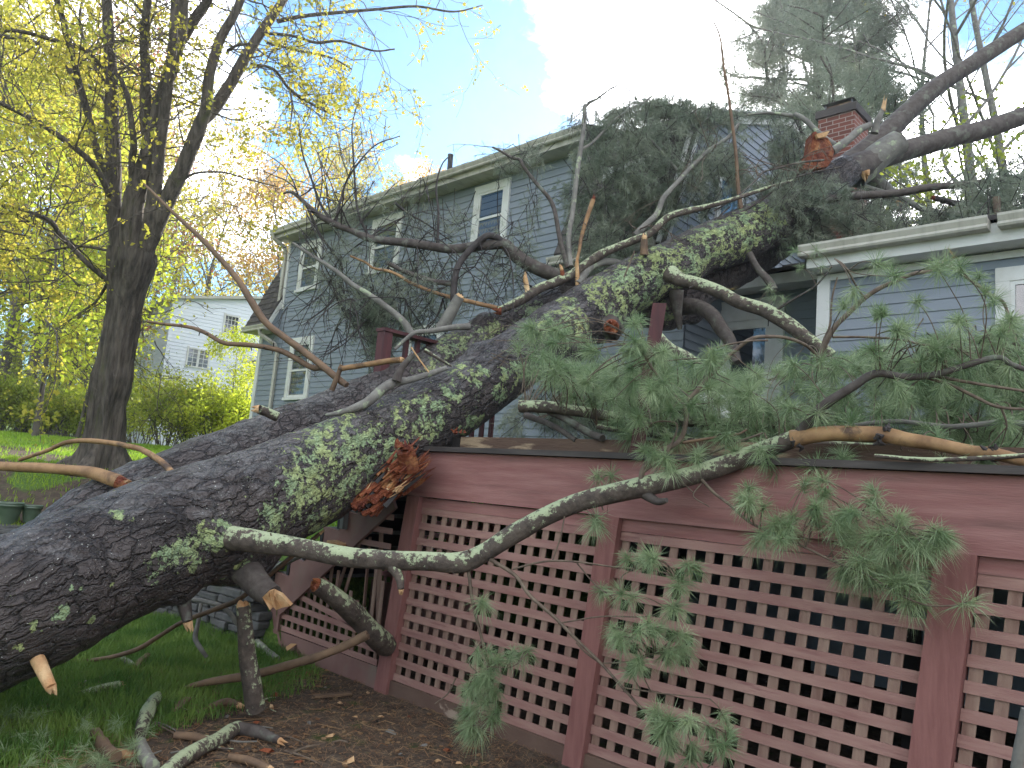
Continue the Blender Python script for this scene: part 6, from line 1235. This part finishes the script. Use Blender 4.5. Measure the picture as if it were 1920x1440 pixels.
stick('dark log with round pale green lichen at the bottom edge', [(300, 1470), (335, 1440), (375, 1415), (408, 1398), (430, 1383), (446, 1372)], [30, 30, 28, 26, 26, 22], 'lichenbranch', group=G1, n=18, splint=.05); stick('dark mossy end piece pointing to the soil', [(446, 1376), (480, 1382), (524, 1395)], [24, 24, 14], 'branchbark', group=G1, n=14)
stick('smooth reddish brown branch behind the lichen log', [(327, 1384), (360, 1388), (396, 1398)], [13, 16, 15], 'brownbranch', group=G1, endmat='peeled', splint=.01); stick('reddish brown branch end at the bottom edge', [(430, 1424), (465, 1432), (505, 1446)], [13, 15, 13], 'brownbranch', group=G1)
stick('grey lichen log at the very bottom', [(262, 1400), (270, 1425), (285, 1450)], [20, 24, 26], 'greybranch', group=G1, n=14, ends=False); stick('small stump pointing up in the grass under the trunk', [(252, 1256), (262, 1246), (276, 1235)], [10, 13, 12], 'brownbranch', group=G1, endmat='orangewood', splint=.02); stick('short log behind the small stump', [(226, 1240), (240, 1247), (250, 1253)], [11, 12, 10], 'greybranch', group=G1, ends=False)
stick('thin pale dead branch at the left edge', [(-10, 1385), (6, 1366), (24, 1343), (55, 1330), (92, 1325)], [8, 8, 7, 6, 4], 'greybranch', ends=False, group=G1, n=7); stick('long thin twig in the grass at lower left', [(0, 1412), (60, 1392), (120, 1368), (165, 1346), (230, 1330)], [4, 4, 4, 4, 3], 'brownbranch', ends=False, group=G1, n=6)
stick('brown twig lying across the soil near the base board', [(855, 1270), (840, 1300), (815, 1320)], [3, 3, 2], 'twig', ends=False, n=5, ds=[4.6, 4.6, 4.6]); stick('grey branch wedged behind the stairs', [(500, 1075), (545, 1050), (590, 1030)], [10, 12, 10], 'greybranch', ends=False, ds=[6.8, 6.6, 6.4])
stick('thin post rising at the lower right corner', [(1905, 1460), (1912, 1400), (1925, 1330)], [22, 20, 18], 'greybranch', ends=False, ds=[2.2, 2.2, 2.2], cat='branch')
def plank(px, py, px2, py2, w, m_, label):
    a, k = gb(px, py, .02); b, _ = gb(px2, py2, .02); mb = MB(); mb.beam(a, b, w, .018); build_ = build(mb, 'board_piece', M[m_], None, loc=a); tag(build_, label, 'board', 'broken boards on the ground')
plank(326, 1332, 352, 1309, .05, 'stainwood', 'short reddish splinter of board in the grass'); plank(588, 1306, 658, 1300, .045, 'brownbranch', 'thin brown lath lying on the soil in front of the stairs'); mb = MB(); mb.beam(P(622, 1018, 6.6), P(650, 1026, 6.5), .12, .05); tag(build(mb, 'board_piece', M['freshwood'], None, loc=P(622, 1018, 6.6)), 'freshly torn board end stuck behind the stairs', 'board')
q = rand_in([(20, 1300), (250, 1260), (440, 1290), (560, 1330), (700, 1400), (620, 1440), (60, 1440)], 26)
for k, (x, y) in enumerate(q):
    a = RNG.uniform(-.6, .6); L = RNG.uniform(25, 75); pts = [(x, y), (x+cos(a)*L*.5, y+sin(a)*L*.35+RNG.uniform(-4, 4)), (x+cos(a)*L, y+sin(a)*L*.7)]; w = RNG.uniform(2.5, 6)
    stick(['thin dead twig fallen on the grass and soil', 'thin grey twig fallen on the grass and soil', 'short lichen twig fallen on the grass and soil'][k % 3], pts, [w, w*.9, w*.6], ['twig', 'greybranch', 'lichenbranch'][k % 3], ends=False, cat='twig', name='fallen_twig', group=['dead brown twigs on the ground', 'dead grey twigs on the ground', 'lichen twigs on the ground'][k % 3], n=6)
stick('stout broken log lying across the grass under the stub', [(150, 1310), (185, 1300), (222, 1292)], [15, 18, 16], 'lichenbranch', group=G1, n=14); stick('split brown log at the edge of the soil', [(395, 1330), (425, 1322), (448, 1328)], [12, 15, 12], 'brownbranch', group=G1, n=12)
# wood chips: one chip, copied
def chips():
    mb = MB(); V = np.array([[-.03, -.012, 0], [.032, -.009, .004], [.026, .014, .008], [-.012, .018, .003], [-.02, .0, .014], [.01, .004, .016]]); mb.add(V, [[0, 1, 5, 4], [1, 2, 5, 5], [2, 3, 4, 5], [3, 0, 4, 4], [0, 3, 2, 1]])
    first = None; cols = ['freshwood', 'orangewood', 'greybranch']
    spots = [(578, 1265, 1.2, 1), (612, 1258, .9, 0), (513, 1305, 1.3, 1), (510, 1327, 1.0, 0), (482, 1356, .9, 1), (637, 1320, 1.0, 0), (655, 1427, 1.3, 0), (840, 1408, 1.1, 1), (795, 1400, 1.0, 2), (733, 1374, 1.1, 2), (707, 1355, .9, 2), (714, 1345, .8, 0), (620, 1380, .9, 0), (580, 1357, .8, 2), (752, 1418, 1.0, 2), (300, 1296, .8, 1), (545, 1215, 1.9, 0), (500, 1410, 1.3, 1), (820, 1428, .8, 0), (425, 1345, .9, 2), (560, 1430, .8, 1), (690, 1300, .8, 0), (610, 1290, .7, 2), (768, 1345, .8, 1), (860, 1432, .7, 0), (666, 1345, .7, 0)]
    objs = {}
    for i, (x, y, s, c) in enumerate(spots):
        q, k = gb(x, y, .008)
        if c not in objs: me = mb.mesh('wood_chip'); me.materials.append(M[cols[c]]); o = bpy.data.objects.new('wood_chip', me); objs[c] = o
        else: o = objs[c].copy()
        C.objects.link(o); o.location = q; o.scale = (s*1.1,)*3; o.rotation_euler = (RNG.uniform(-.3, .3), RNG.uniform(-.3, .3), RNG.uniform(0, 6))
        tag(o, ['pale yellow wood chip scattered on the soil before the stairs', 'orange wood chip scattered on the soil before the stairs', 'grey green bark flake scattered on the soil before the deck'][c], 'wood chip', ['pale wood chips on the soil', 'orange wood chips on the soil', 'bark flakes on the soil'][c])
chips()
# small green needle spray lying in the lower left grass
mb = MB(); Cs = []; Ds = []
for x, y in rand_in([(0, 1340), (140, 1320), (300, 1330), (330, 1400), (240, 1440), (0, 1440)], 26): q, k = gb(x, y, .07); Cs.append(q); Ds.append(nrm(RNG.normal(size=3)+[0, 0, .2]))
needles(mb, Cs, Ds, 60, .10, .0009, 1.0, .1); tag(build(mb, 'pine_sprig', M['needle'], None, loc=Cs[0]), 'loose green pine needles tufts dropped in the lower left grass', 'pine sprig')
print('done')

# ------------------------------------------------------------------ thin haze volume added to imitate lens glare
hz = MB(); hz.slab(-560, 560, -560, 560, -1.2, 28.0); ho = build(hz, 'haze', bpy.data.materials.new('haze'), None)
tag(ho, 'thin haze volume added around the houses to imitate glare', 'haze', kind='stuff')
hm = ho.data.materials[0]; hm.use_nodes = True; HN = hm.node_tree.nodes; HN.remove(HN['Principled BSDF']); pv = HN.new('ShaderNodeVolumePrincipled')
pv.inputs['Color'].default_value = (.93, .96, 1.0, 1); pv.inputs['Density'].default_value = 0.0011; pv.inputs['Anisotropy'].default_value = 0.6
hm.node_tree.links.new(pv.outputs[0], HN['Material Output'].inputs['Volume'])
